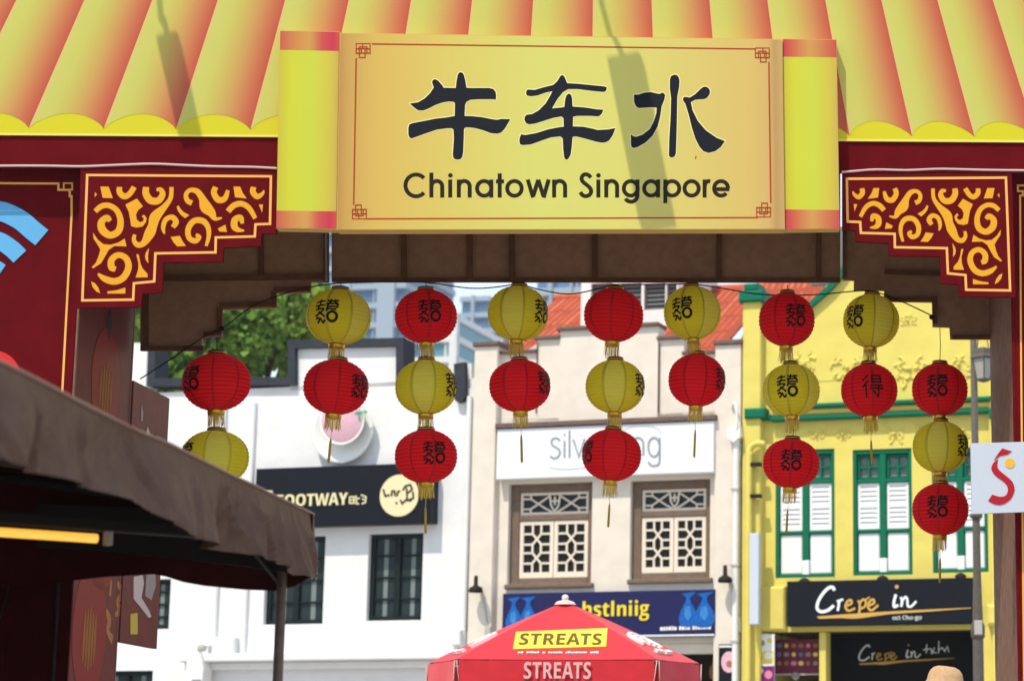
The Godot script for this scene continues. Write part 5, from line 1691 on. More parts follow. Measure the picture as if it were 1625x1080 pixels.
	part("scroll", Shape.new().tube(catmull([Vector3(0.0, 0.42, 0.02), Vector3(0.05, 0.48, 0.1), Vector3(0.1, 0.4, 0.16), Vector3(0.12, 0.1, 0.16), Vector3(0.04, -0.02, 0.08)], 5), 0.022, 7), M.white_plastic, og)
	part("body", Shape.new().slab([Vector2(-0.05, 0.1), Vector2(0.16, 0.12), Vector2(0.17, -0.05), Vector2(0.06, -0.14), Vector2(-0.04, -0.06)], 0.0, 0.16), M.white_plastic, og)
	part("lower_scroll", Shape.new().slab([Vector2(0.02, -0.18), Vector2(0.15, -0.16), Vector2(0.13, -0.5), Vector2(0.08, -0.42)], 0.0, 0.06), M.holder_grey, og)

# raised plaster flowers
func ornament(t: Node3D, c: Vector2, size: float, kind: int, m: Material) -> void:
	var s := Shape.new()
	var rng := RandomNumberGenerator.new()
	rng.seed = 100 + kind + int(c.x * 37)
	# short curled leaves, mirrored left and right
	var n := 5 if kind == 0 else 8
	for i in n:
		var c0 := Vector2(rng.randf_range(0.12, 0.85), rng.randf_range(-0.75, 0.75)) * size
		var a := rng.randf_range(0, TAU)
		var turn := rng.randf_range(-2.4, 2.4)
		var l := size * rng.randf_range(0.28, 0.55)
		var r := size * rng.randf_range(0.09, 0.15)
		for side in [-1, 1]:
			var p := []
			for k in 6:
				var g := a + turn * k / 5.0
				var q := c0 + Vector2(cos(g), sin(g)) * l * (k / 5.0)
				p.append(Vector3(side * q.x + (0.03 if side > 0 else 0.0), 0.0, -q.y))
			s.tube(p, r, 6)
	s.lathe([Vector2(size * 0.16, 0.0), Vector2(size * 0.12, 0.05), Vector2(0, 0.06)], 10)
	var o := part("plaster_flower", s, m, t)
	o.transform = Transform3D(Basis(Vector3(1, 0, 0), PI / 2), Vector3(c.x, c.y, 0.0))
	if kind == 1 or size < 0.16: stuff(o)

func yellow_house() -> void:
	var fr := street.ground(1181.5, 1000)
	var t := thing("yellow_house", "bright yellow shophouse with green trim, plaster flowers and three green shuttered windows", "shophouse", fr)
	var w: float = fr.at(1760, 800).x
	var h: float = fr.at(1400, 600).y
	var wins := [fr.rect(1231, 713, 1325, 916), fr.rect(1354, 712, 1448, 912), fr.rect(1480, 710, 1568, 908)]
	var shop := [fr.at(1200, 1100).x, 0.0, fr.at(1562, 1100).x, fr.at(1380, 1000).y]
	part("wall", Shape.new().wall([0, 0, w, h], wins + [shop], -0.25, 0.0), M.yellow_wall, t)
	shell(t, w, h, 9.0, -0.25, M.yellow_wall)
	part("gable", Shape.new().slab([Vector2(fr.at(1210, 600).x, h - 0.02)] + fr.list([1211, 520, 1245, 512, 1270, 498, 1290, 480, 1308, 464, 1322, 450, 1340, 425, 1352, 380, 1480, 350, 1760, 350]) + [Vector2(w, h - 0.02)], -0.3, 0.0), M.yellow_wall, t)
	part("gable_moulding", Shape.new().ribbon(fr.list(smooth_px([1213, 518, 1245, 511, 1270, 497, 1290, 479, 1308, 463, 1322, 449, 1340, 424, 1352, 380]), 0.1), [0.085], -0.32, 0.1), M.green_trim, t)
	# left pilaster and its caps
	var p := fr.rect(1181, 478, 1211, 1300)
	part("pilaster", Shape.new().bevel(Vector3(0.0, 0, -0.3), Vector3(p[2], p[3], 0.16), 0.015), M.yellow_wall, t)
	for q in [[1172, 460, 1212, 478, 0.24], [1180, 449, 1203, 461, 0.14], [1181, 647, 1214, 663, 0.24], [1205, 657, 1224, 666, 0.12]]:
		var c := fr.rect(q[0], q[1], q[2], q[3], q[4])
		part("green_cap", Shape.new().bevel(Vector3(c[0], c[1], -0.02 if q[0] > 1190 else -0.34), Vector3(c[2], c[3], q[4]), 0.025), M.green_trim, t)
	var pr := fr.rect(1572, 655, 1760, 700)
	part("pilaster", Shape.new().bevel(Vector3(pr[0], 0, -0.2), Vector3(pr[2], fr.at(1580, 380).y, 0.12), 0.015), M.yellow_wall, t)
	var gr := fr.rect(1570, 648, 1770, 660, 0.18)
	part("green_cap", Shape.new().bevel(Vector3(gr[0], gr[1], -0.02), Vector3(gr[2], gr[3], 0.2), 0.02), M.green_trim, t)
	# cornices
	for q in [[1222, 635, 1573, 642, 0.2], [1222, 654, 1573, 661, 0.16]]:
		var c := fr.rect(q[0], q[1], q[2], q[3], q[4])
		part("green_cornice", Shape.new().bevel(Vector3(c[0], c[1], -0.02), Vector3(c[2], c[3], q[4]), 0.02), M.green_trim, t)
	var cy := fr.rect(1222, 643, 1573, 653, 0.1)
	part("cornice", Shape.new().bevel(Vector3(cy[0], cy[1], -0.02), Vector3(cy[2], cy[3], 0.1), 0.02), M.yellow_wall, t)
	# plaster flowers
	for q in [[1275, 578, 0.2, 1], [1345, 583, 0.22, 1], [1444, 585, 0.25, 1], [1522, 578, 0.23, 1], [1441, 508, 0.13, 1], [1245, 683, 0.11, 0], [1296, 690, 0.14, 0], [1338, 689, 0.15, 0], [1421, 688, 0.15, 0], [1458, 678, 0.1, 0], [1530, 682, 0.15, 0]]:
		ornament(t, fr.p2(q[0], q[1]), q[2], q[3], M.yellow_wall)
	# windows
	for r in wins:
		var z := -0.08
		var x0: float = r[0]; var y0: float = r[1]; var x1: float = r[2]; var y1: float = r[3]
		var hh := y1 - y0
		var yt := y1 - hh * 0.255
		var ym := y1 - hh * 0.645
		var e := 0.055
		var xm := (x0 + x1) / 2
		var s := Shape.new()
		s.bevel(Vector3(x0, y0, z - 0.1), Vector3(x0 + e, y1, z + 0.06), 0.01)
		s.bevel(Vector3(x1 - e, y0, z - 0.1), Vector3(x1, y1, z + 0.06), 0.01)
		s.bevel(Vector3(x0 + e, y1 - e * 1.3, z - 0.1), Vector3(x1 - e, y1, z + 0.058), 0.01)
		s.bevel(Vector3(x0 + e, y0, z - 0.1), Vector3(x1 - e, y0 + e, z + 0.058), 0.01)
		s.bevel(Vector3(xm - 0.05, ym - hh * 0.22, z - 0.1), Vector3(xm + 0.05, y1 - e * 1.3, z + 0.05), 0.01)
		s.bevel(Vector3(x0 + e, yt - 0.02, z - 0.1), Vector3(x1 - e, yt + 0.035, z + 0.045), 0.01)
		s.bevel(Vector3(x0 + e, ym - 0.03, z - 0.1), Vector3(x1 - e, ym + 0.02, z + 0.045), 0.01)
		var wn := part("window", s, M.green_trim, t)
		part("mullion_foot", Shape.new().bevel(Vector3(xm - 0.055, y0 - 0.05, z - 0.1), Vector3(xm + 0.055, ym - hh * 0.22, z + 0.052), 0.01), M.white_paint, wn)
		for q in [[x0 + e, xm - 0.05], [xm + 0.05, x1 - e]]:
			var a: float = q[0] + 0.01
			var b: float = q[1] - 0.01
			var fa := Shape.new()
			var ya := yt + 0.045
			var yb := y1 - e * 1.3 - 0.01
			var f := 0.03
			var xc := (a + b) / 2
			var yc := (ya + yb) / 2
			fa.wall([a, ya, b, yb], [[a + f, ya + f, xc - f / 2, yc - f / 2], [xc + f / 2, ya + f, b - f, yc - f / 2], [a + f, yc + f / 2, xc - f / 2, yb - f], [xc + f / 2, yc + f / 2, b - f, yb - f]], z - 0.06, z)
			part("fanlight_frame", fa, M.green_trim, wn)
			part("pane", Shape.new().box(Vector3(a, ya, z - 0.075), Vector3(b, yb, z - 0.062)), M.pale_glass, wn)
			# louvred shutter
			var sf := Shape.new()
			var la := ym + 0.025
			var lb := yt - 0.025
			var g := 0.04
			sf.wall([a, la, b, lb], [[a + g, la + g, b - g, (la + lb) / 2 - 0.02], [a + g, (la + lb) / 2 + 0.02, b - g, lb - g]], z - 0.05, z + 0.012)
			part("shutter_frame", sf, M.white_paint, wn)
			var ls := Shape.new()
			for half in 2:
				var y2: float = la + g if half == 0 else (la + lb) / 2 + 0.02
				var y3: float = (la + lb) / 2 - 0.02 if half == 0 else lb - g
				var n := 4
				for k in n:
					var yy := lerpf(y2, y3, (k + 0.1) / n)
					var dy := (y3 - y2) / n
					ls.quad(Vector3(a + g, yy, z + 0.006), Vector3(b - g, yy, z + 0.006), Vector3(b - g, yy + dy * 1.2, z - 0.03), Vector3(a + g, yy + dy * 1.2, z - 0.03))
					ls.quad(Vector3(a + g, yy - 0.008, z + 0.004), Vector3(b - g, yy - 0.008, z + 0.004), Vector3(b - g, yy, z + 0.006), Vector3(a + g, yy, z + 0.006))
			stuff(part("louvre", ls, M.white_paint, wn))
			part("lower_panel", Shape.new().bevel(Vector3(a, y0 + e + 0.005, z - 0.05), Vector3(b, ym - 0.035, z + 0.01), 0.015), M.white_paint, wn)
		part("sill_lamp", Shape.new().lathe([Vector2(0.0, -0.1), Vector2(0.07, -0.09), Vector2(0.09, -0.03), Vector2(0.04, 0.01), Vector2(0.0, 0.02)], 12, Vector3(xm + 0.02, y0 - 0.03, 0.12)), M.bar_dark, wn)
	# pipes at the left
	part("yellow_pipe", Shape.new().tube(catmull([fr.at(1213, 704, 0.22), fr.at(1200, 704, 0.26), fr.at(1191, 712, 0.26), fr.at(1189, 735, 0.26), fr.at(1188, 900, 0.26), fr.at(1187, 1100, 0.26)], 5), 0.05, 10), M.yellow_wall, t)
	for v in [735, 785]:
		part("pipe_clip", Shape.new().box(fr.at(1190, v, 0.2), fr.at(1207, v + 4, 0.3)), M.bar_dark, t)
	# corbel at the right
	var cb := fr.rect(1566, 958, 1600, 992, 0.2)
	part("corbel", Shape.new().bevel(Vector3(cb[0], cb[1], -0.02), Vector3(cb[2], cb[3], 0.22), 0.04), M.yellow_wall, t)
	var cl := fr.rect(1196, 930, 1246, 1000, 0.1)
	part("corbel", Shape.new().bevel(Vector3(cl[0], cl[1], -0.02), Vector3(cl[2], cl[3], 0.1), 0.03), M.yellow_wall, t)
	# tiled roof seen over the left shoulder
	var ye: float = fr.at(1240, 600, -1.2).y
	tile_field(t, fr.at(1150, 520, -1.2).x, fr.at(1255, 520, -1.2).x, 0.115, ye, -1.2, fr.at(1240, 430, -4.0).y, -4.0)
	part("grey_panel", Shape.new().box(fr.at(1286, 452, -0.6), fr.at(1340, 440, -0.7) + Vector3(0, 0.8, 0)), M.blind_grey, t)
	# shop interior
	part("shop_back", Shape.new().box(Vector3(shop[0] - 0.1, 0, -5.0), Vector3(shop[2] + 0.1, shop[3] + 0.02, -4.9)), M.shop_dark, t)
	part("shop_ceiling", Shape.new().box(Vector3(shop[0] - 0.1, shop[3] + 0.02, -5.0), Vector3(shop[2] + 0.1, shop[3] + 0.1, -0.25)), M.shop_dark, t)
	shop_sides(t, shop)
	var jm := fr.rect(1300, 1003, 1311, 1300, 0.0)
	part("door_jamb", Shape.new().bevel(Vector3(jm[0], 0, -0.3), Vector3(jm[2], shop[3] - 0.01, -0.02), 0.01), M.yellow_wall, t)

	# sign
	var sf := street.base(1398, 992, 0.0)
	var sg := thing("crepe_sign", "black signboard Crepe in with gold stroke under the lettering on the yellow house", "signboard", sf)
	var z := 0.2
	var sb := part("board", Shape.new().bevel(Vector3(sf.at(1249, 960, z).x, sf.at(1398, 991, z).y, 0.003), Vector3(sf.at(1547, 950, z).x, sf.at(1398, 919, z).y, z), 0.012), M.sign_black, sg)
	crepe(sf, sb, z, 1160.0, 700.0, 1.0 / 2.843, 1.0 / 2.843, 0.04, M.letter_white, M.letter_gold)
	var a := sf.p2(1417, 983, z)
	lettering("letters", "oct Cho-go", "Droid Sans", false, a.x, a.y, 0.44, 0.06, z, M.letter_white, sb, 0.01)
	# inner board
	var inf := street.base(1430, 1090, -1.1)
	var ig := thing("shop_board", "black board with dim Crepe in-tiah script inside the yellow house's shop front", "signboard", inf)
	var ib := part("board", Shape.new().bevel(Vector3(inf.at(1314, 1050).x, inf.at(1430, 1160).y, 0.0), Vector3(inf.at(1547, 1050).x, inf.at(1430, 992).y, 0.05), 0.008), M.board_black, ig)
	crepe(inf, ib, 0.05, 1160.0 + (578.0 - 388.0 * 0.62) / 2.843, 700.0 + (915.0 - 650.0 * 0.62) / 2.843, 0.62 / 2.843, 0.62 / 2.843, 0.02, M.letter_white, M.letter_gold)
	for s in [[868, 940, 905, 935], [885, 915, 883, 955], [905, 935, 908, 960], [920, 930, 912, 950, 930, 955], [940, 900, 938, 955], [940, 940, 955, 930, 968, 950], [965, 945, 978, 925, 985, 950]]:
		part("script", Shape.new().ribbon(zoomed(inf, s, 1160, 700, 2.843, 0.05), [0.014], 0.045, 0.056 + 0.0006 * (int(s[0]) % 5)), M.letter_white, ib)
	# upright plate
	var vf := street.base(1198, 992, 0.17)
	var vg := thing("upright_plate", "narrow pale grey upright plate at the left corner of the yellow house", "sign", vf)
	part("plate", Shape.new().bevel(Vector3(vf.at(1190.5, 900, 0.2).x, 0.0, 0.12), Vector3(vf.at(1205.5, 900, 0.2).x, vf.at(1198, 846, 0.2).y, 0.24), 0.01), M.plate_grey, vg)
	part("fixing", Shape.new().box(Vector3(-0.02, 0.2, 0.0), Vector3(0.02, 0.26, 0.12)), M.grey_metal, vg)
	part("fixing", Shape.new().box(Vector3(-0.02, 1.1, 0.0), Vector3(0.02, 1.16, 0.12)), M.grey_metal, vg)
	# menu posters
	var rng := RandomNumberGenerator.new()
	rng.seed = 8
	var mf := street.base(1213, 1130, 0.03)
	var mg := thing("menu_poster", "tall poster of white, yellow and purple patches left of the shop opening", "poster", mf)
	var mb := part("board", Shape.new().box(Vector3(mf.at(1198, 1060).x, 0, 0.0), Vector3(mf.at(1230, 1060).x, mf.at(1213, 1006).y, 0.03)), M.sign_white, mg)
	part("print_patch", Shape.new().slab(mf.list([1199, 1057, 1229, 1056, 1229, 1128, 1199, 1128], 0.03), 0.03, 0.033), M.print_purple, mb)
	part("print_patch", Shape.new().slab(mf.list([1200, 1034, 1228, 1032, 1228, 1052, 1200, 1053], 0.03), 0.03, 0.033), M.print_lemon, mb)
	for q in [[1205, 1043, M.print_blue], [1220, 1040, M.white_paint], [1210, 1020, M.print_grey], [1222, 1016, M.print_lemon], [1206, 1064, M.white_paint], [1220, 1070, M.print_pink]]:
		part("print_patch", Shape.new().disc(mf.p2(q[0], q[1], 0.03), rng.randf_range(0.035, 0.07), 0.032, 0.036, 14), q[2], mb)
	var nf := street.base(1267, 1068, -0.4)
	var ng := thing("menu_board", "wide board with small dish pictures hanging in the shop opening left of the black board", "menu board", nf)
	var nb := part("board", Shape.new().bevel(Vector3(nf.at(1230, 1040).x, 0, 0.0), Vector3(nf.at(1302, 1040).x, nf.at(1267, 1014).y, 0.04), 0.006), M.print_maroon, ng)
	part("frame_strip", Shape.new().box(Vector3(nf.at(1230, 1040).x, -0.03, -0.01), Vector3(nf.at(1302, 1040).x, -0.003, 0.05)), M.holder_grey, nb)
	for i in 6:
		for k in 3:
			var c := nf.p2(1237 + i * 11.5, 1024 + k * 14, 0.04)
			part("dish_picture", Shape.new().disc(c, rng.randf_range(0.03, 0.05), 0.035, 0.044, 12, 0.035), [M.print_pink, M.print_lemon, M.print_blue, M.print_grey, M.goods_b][rng.randi() % 5], nb)
	part("round_badge", Shape.new().disc(nf.p2(1263, 1072, 0.05), 0.06, 0.0, 0.06, 18), M.print_grey, nb)
	# hanging chain cords
	part("hanging_cord", Shape.new().tube([nf.at(1240, 1014, 0.02), nf.at(1240, 1000, 0.02)], 0.006, 5), M.bar_dark, ng)
	part("hanging_cord", Shape.new().tube([nf.at(1292, 1014, 0.02), nf.at(1292, 1000, 0.02)], 0.006, 5), M.bar_dark, ng)

# hand lettering, strokes surveyed on the sign
func crepe(fr: Frame, b: Node3D, z: float, ox: float, oy: float, kx: float, ky: float, w: float, m: Material, gold: Material) -> void:
	var strokes := [
		[[468, 672, 460, 658, 440, 662, 412, 692, 393, 728, 391, 755, 408, 768, 438, 762, 466, 740], m, 1.15], [[482, 716, 489, 730, 483, 764], m, 0.9], [[486, 735, 496, 716, 508, 714], m, 0.8],
		[[520, 743, 545, 731, 542, 716, 527, 722, 518, 746, 532, 764, 562, 752], gold, 0.85], [[574, 718, 583, 735, 579, 784], gold, 0.8], [[582, 730, 598, 713, 611, 724, 604, 746, 583, 756], gold, 0.8],
		[[622, 742, 647, 729, 643, 713, 628, 721, 620, 746, 636, 762, 666, 738], gold, 0.85], [[606, 716, 628, 702], gold, 0.5], [[746, 690, 737, 724, 739, 746, 756, 738], m, 1.0],
		[[768, 702, 774, 722, 769, 746], m, 0.9], [[771, 726, 788, 702, 797, 712, 800, 742, 815, 744, 838, 721], m, 0.8], [[392, 792, 470, 792, 560, 797, 640, 787, 720, 776], gold, 0.5]]
	var n := 0
	for s in strokes:
		var q := smooth_px(s[0])
		var px := []
		for i in range(0, q.size(), 2):
			px += [ox + q[i] * kx, oy + q[i + 1] * ky]
		part("script", Shape.new().ribbon(fr.list(px, z), [w * s[2]], z - 0.005, z + 0.008 + 0.0007 * (n % 6)), s[1], b)
		n += 1
	var sw := []
	for q in [[388, 790], [500, 781], [700, 768], [900, 758], [1085, 750], [1085, 753], [900, 767], [700, 780], [560, 798], [520, 796], [400, 800]]:
		sw += [ox + q[0] * kx, oy + q[1] * ky]
	part("gold_stroke", Shape.new().slab(fr.list(sw, z), z - 0.005, z + 0.014), gold, b)
	part("dot", Shape.new().disc(fr.p2(ox + 750 * kx, oy + 656 * ky, z), w * 0.72, z - 0.005, z + 0.01, 16), gold, b)

# ---------------------------------------------------------------- far things
func build_tower(name_label: String, u0: float, u1: float, vtop: float, dist: float, floors: float, wall_m: Material, glass_m: Material, piers: Array, vbase := 700.0) -> void:
	var f0 := Frame.new(Vector3(0, 0, -dist), Basis(Vector3(0, 1, 0), -0.2))
	var fr := f0.ground(u0, 540)
	var t := thing("tower", name_label, "tower block", fr)
	var w: float = fr.at(u1, 540).x
	var top: float = fr.at((u0 + u1) / 2, vtop).y
	part("body", Shape.new().box(Vector3(0.3, 0, -22), Vector3(w - 0.3, top - 0.4, -0.5)), glass_m, t)
	var fh := floors
	var n := int(top / fh)
	var low: float = maxf(fr.at((u0 + u1) / 2, vbase).y, 0.0)
	for i in n + 1:
		var y := top - fh * i
		if y < low:
			break
		part("floor_band", Shape.new().box(Vector3(0, y - fh * 0.3, -22.2), Vector3(w, y, 0.15)), wall_m, t)
	for q in piers:
		var x: float = w * q[0]
		part("pier", Shape.new().box(Vector3(x, 0, -0.6), Vector3(x + w * q[1], top + 0.2, 0.45)), wall_m, t)
	var cols := int(w / 3.2)
	for c in cols:
		var x := w * (c + 0.5) / cols
		part("mullion", Shape.new().box(Vector3(x - 0.14, low, -0.6), Vector3(x + 0.14, top - 0.3, -0.2)), wall_m, t)

func build_tree(u: float, v: float, dist: float, crown: Vector3, seed_: int, label: String, m: Material) -> void:
	var f0 := Frame.new(Vector3(0, 0, -dist), Basis())
	var c := f0.at(u, v)
	var fr := Frame.new(Vector3(f0.world(c).x, 0, -dist), Basis())
	var t := thing("tree", label, "tree", fr, "trees behind the white house")
	var rng := RandomNumberGenerator.new()
	rng.seed = seed_
	var trunk := Shape.new().smooth()
	var cy := c.y
	trunk.lathe([Vector2(0.3, 0), Vector2(0.2, 1.0), Vector2(0.16, cy * 0.6), Vector2(0.08, cy)], 10)
	var clumps := []
	for i in 44:
		var d := Vector3(rng.randfn(), rng.randfn(), rng.randfn()).normalized() * pow(rng.randf(), 0.4)
		clumps.append([Vector3(d.x * crown.x, cy + d.y * crown.y, d.z * crown.z), rng.randf_range(0.35, 0.75)])
	for i in range(0, clumps.size(), 3):
		var e: Vector3 = clumps[i][0]
		trunk.tube([Vector3(0, cy * 0.62, 0), Vector3(e.x * 0.4, lerpf(cy * 0.7, e.y, 0.5), e.z * 0.4), e], 0.04, 5)
	part("trunk", trunk, M.bark, t)
	var leaves := Shape.new()
	for i in 15000:
		var k: Array = clumps[rng.randi() % clumps.size()]
		var d: Vector3 = Vector3(rng.randfn(), rng.randfn(), rng.randfn()).normalized() * pow(rng.randf(), 0.45) * k[1]
		d.y *= 0.7
		var b := Basis(Vector3(rng.randfn(), rng.randfn(), rng.randfn()).normalized(), rng.randf() * TAU).scaled(Vector3.ONE * rng.randf_range(0.1, 0.22))
		var g := rng.randf_range(0.55, 1.5)
		leaves.hue = Color(g * rng.randf_range(0.85, 1.35), g, g * 0.8)
		var p: Vector3 = k[0] + d
		leaves.tri(p, p + b * Vector3(0.5, 0.42, 0.1), p + b * Vector3(0, 1, 0))
		leaves.tri(p, p + b * Vector3(0, 1, 0), p + b * Vector3(-0.5, 0.42, 0.1))
	stuff(part("crown", leaves, m, t))


# ---------------------------------------------------------------- the scene
func _ready() -> void:
	# camera: a shifted lens, tilted up a little
	var cam := Camera3D.new()
	cam.name = "camera"
	add_child(cam)
	cam.transform = Transform3D(Basis(Vector3(1, 0, 0), Frame.PITCH), Frame.EYE)
	var lens := CameraAttributesPhysical.new()
	lens.frustum_focal_length = 50.0
	lens.frustum_focus_distance = 13.8
	lens.frustum_near = 0.1
	lens.frustum_far = 3000.0
	lens.exposure_aperture = 2.1
	cam.attributes = lens
	cam.projection = Camera3D.PROJECTION_FRUSTUM
	cam.near = 0.1
	cam.far = 3000.0
	cam.size = 0.1 * 1080.0 / Frame.F
	cam.frustum_offset = Vector2((812.5 - Frame.CU) / Frame.F * 0.1, 0.0)
	cam.current = true
	# sky, sun, exposure
	var env := Environment.new()
	env.background_mode = Environment.BG_SKY
	var sky := Sky.new()
	var ps := ProceduralSkyMaterial.new()
	ps.sky_top_color = Color(0.66, 0.72, 0.80)
	ps.sky_horizon_color = Color(0.86, 0.895, 0.92)
	ps.sky_curve = 0.12
	ps.ground_bottom_color = Color(0.42, 0.40, 0.37)
	ps.ground_horizon_color = Color(0.72, 0.75, 0.77)
	ps.sky_energy_multiplier = 1.3
	sky.sky_material = ps
	env.sky = sky
	env.tonemap_mode = Environment.TONE_MAPPER_LINEAR
	env.tonemap_exposure = 1.06
	env.fog_enabled = true
	env.fog_light_color = Color(0.84, 0.88, 0.92)
	env.fog_density = 0.0004
	env.sdfgi_enabled = true
	env.ssao_enabled = true
	env.ssil_enabled = true
	var we := WorldEnvironment.new()
	we.name = "world"
	we.environment = env
	add_child(we)
	var az := deg_to_rad(33.0)
	var el := deg_to_rad(58.0)
	var to_sun := Vector3(-sin(az) * cos(el), sin(el), cos(az) * cos(el))
	var sun := DirectionalLight3D.new()
	sun.name = "sun"
	sun.light_energy = 1.3
	sun.light_color = Color(1.0, 0.955, 0.87)
	sun.light_angular_distance = 0.5
	sun.shadow_enabled = true
	add_child(sun)
	sun.look_at_from_position(to_sun * 100.0, Vector3.ZERO)

	gate_front = Frame.new(Vector3(0, 0, -14.0), Basis(Vector3(0, 1, 0), deg_to_rad(1.5)))
	street = Frame.new(Vector3(0, 0, -34.0), Basis(Vector3(0, 1, 0), deg_to_rad(-15.0)))
	palette()

	# ground
	var gm := part("ground", Shape.new().box(Vector3(-700, -0.5, -900), Vector3(700, 0, 500)), M.paving, self)
	gm.set_meta("kind", "structure")
	tag(gm, "pale street paving below the gate", "ground", "", "structure")

	build_gate()
	build_sign()
	white_house()
	beige_house()
	yellow_house()
	build_tower("tall blue glass tower block behind the white house, second from left among lanterns", 470, 642, 300, 330, 3.1, M.tower_pale, M.tower_glass, [[0.04, 0.09], [0.44, 0.05], [0.74, 0.16]])
	build_tower("pale tower block with teal window bands right of the tall blue tower", 648, 726, 500, 300, 3.0, M.tower_white, M.tower_teal, [[0.0, 0.12], [0.85, 0.15]])
	build_tower("hazy blue tower block between the white house and the cream house", 728, 775, 470, 420, 3.3, M.tower_pale, M.tower_glass, [[0.4, 0.1]])
	build_tower("low hazy blue block beside the cream house parapet", 752, 812, 520, 400, 3.0, M.tower_pale, M.tower_glass, [])
	build_tower("blue tower block over the orange roof behind the fourth lantern string", 845, 936, 380, 260, 3.0, M.tower_pale, M.tower_blue, [[0.3, 0.04], [0.65, 0.04]])
	build_tree(300, 545, 47.0, Vector3(1.9, 1.5, 1.2), 31, "bushy green tree behind the low left parapet of the white house", M.leaf_dark)
	build_tree(410, 530, 50.0, Vector3(2.0, 1.7, 1.3), 32, "lighter green tree behind the raised parapet of the white house", M.leaf_light)
	build_lanterns()
	build_stall()
	build_side_board()
	build_s_board()
	build_person()
	build_umbrella()
	build_lamp()
	build_shade_lamps(to_sun)


func palette() -> void:
	var vinyl := StandardMaterial3D.new()
	vinyl.vertex_color_use_as_albedo = true
	vinyl.roughness = 0.55
	vinyl.albedo_color = Color(0.915, 0.925, 0.91)
	vinyl.normal_enabled = true
	vinyl.normal_texture = noise_tex(42, 0.006, 0, 1, true, FastNoiseLite.TYPE_SIMPLEX_SMOOTH, 2)
	vinyl.normal_scale = 0.06
	vinyl.uv1_triplanar = true
	vinyl.uv1_world_triplanar = true
	vinyl.uv1_scale = Vector3.ONE * 0.5
	vinyl.metallic_specular = 0.2
	M.print_vinyl = vinyl
	var skin := StandardMaterial3D.new()
	skin.vertex_color_use_as_albedo = true
	skin.roughness = 0.8
	M.person_skin = skin
	M.maroon = mat(102, 18, 24, 0.5, 0.12, 0.7)
	for k in ["maroon"]:
		M[k].metallic_specular = 0.08
		M[k].roughness = 0.75
	M.gold = mat(222, 160, 38, 0.5)
	M.gold_line = mat(240, 176, 92, 0.5)
	M.eave_yellow = mat(202, 194, 38, 0.55)
	M.eave_pale = mat(224, 214, 110, 0.55)
	M.cord_white = mat(206, 178, 176, 0.7)
	M.navy = mat(44, 30, 70, 0.5)
	M.sky_blue = mat(96, 170, 218, 0.5)
	M.print_red = mat(206, 50, 52, 0.5)
	M.print_orange = mat(226, 130, 60, 0.5)
	M.print_lantern = mat(132, 36, 34, 0.5)
	M.print_glow = mat(150, 100, 44, 0.6)
	M.print_scroll = mat(170, 110, 60, 0.5)
	M.panel_red = mat(112, 46, 44, 0.5, 0.15, 0.8)
	M.brown_board = mat(140, 104, 84, 0.7, 0.2, 1.2)
	M.brown_dark = mat(112, 74, 50, 0.75, 0.2, 1.2)
	M.plywood = mat(158, 122, 98, 0.75, 0.12, 1.6)
	M.grey_metal = metal(150, 152, 156, 0.45)
	M.teal_dark = mat(44, 56, 58, 0.5)
	M.sign_edge = mat(206, 170, 96, 0.6)
	M.rust = mat(164, 58, 30, 0.55)
	M.outline_cream = mat(236, 224, 160, 0.55)
	M.ink = mat(24, 28, 36, 0.7)
	M.letter_black = mat(36, 30, 20, 0.5)
	# lantern paper lets light through
	M.paper_red = mat(222, 22, 36, 0.9)
	M.paper_red.metallic_specular = 0.1
	M.paper_red.backlight = Color(1.0, 0.1, 0.09)
	M.paper_red.backlight_enabled = true
	M.paper_yellow = mat(220, 212, 44, 0.9)
	M.paper_yellow.metallic_specular = 0.1
	M.paper_yellow.backlight = Color(1.0, 0.93, 0.2)
	M.paper_yellow.backlight_enabled = true
	M.paper_red_thin = mat(228, 32, 44, 0.9)
	M.paper_red_thin.metallic_specular = 0.1
	M.paper_red_thin.backlight = Color(1.0, 0.12, 0.1)
	M.paper_red_thin.backlight_enabled = true
	M.paper_yellow_thin = mat(226, 222, 104, 0.9)
	M.paper_yellow_thin.metallic_specular = 0.1
	M.paper_yellow_thin.backlight = Color(1.0, 0.95, 0.42)
	M.paper_yellow_thin.backlight_enabled = true
	M.hoop_red = mat(226, 70, 70, 0.6)
	M.hoop_yellow = mat(228, 212, 96, 0.6)
	M.seam_red = mat(180, 16, 28, 0.6)
	M.seam_yellow = mat(186, 172, 44, 0.6)
	M.ink_black = mat(24, 16, 16, 0.6)
	M.ring_dark = mat(54, 36, 22, 0.5)
	M.foil = metal(206, 168, 62, 0.35)
	M.fringe = mat(206, 176, 70, 0.5)
	M.tassel = mat(170, 140, 50, 0.6)
	M.wire_black = mat(20, 18, 18, 0.6)
	# stall
	M.cloth = mat(104, 78, 65, 0.5, 0.2, 1.4, 0.5)
	M.cloth.backlight_enabled = true
	M.cloth.backlight = Color(0.16, 0.12, 0.1)
	M.cloth_edge = mat(140, 112, 98, 0.85)
	M.cloth_roof = mat(112, 88, 78, 0.85, 0.2, 1.0)
	M.counter_wood = mat(112, 82, 62, 0.7, 0.2, 1.5)
	M.cloth_red = mat(70, 14, 16, 0.85, 0.2, 1.0)
	M.post_metal = mat(120, 104, 94, 0.5, 0.25, 3.0)
	M.bar_dark = mat(38, 34, 32, 0.6)
	M.holder_grey = mat(176, 174, 168, 0.5)
	var glow := mat(255, 214, 130, 0.4)
	glow.emission_enabled = true
	glow.emission = Color(1.0, 0.72, 0.26)
	glow.emission_energy_multiplier = 1.0
	M.tube_glow = glow
	M.print_pale = mat(196, 178, 176, 0.6)
	M.print_grey = mat(150, 140, 138, 0.6)
	M.print_yellow = mat(196, 168, 70, 0.6)
	M.board_pale = mat(190, 198, 210, 0.4)
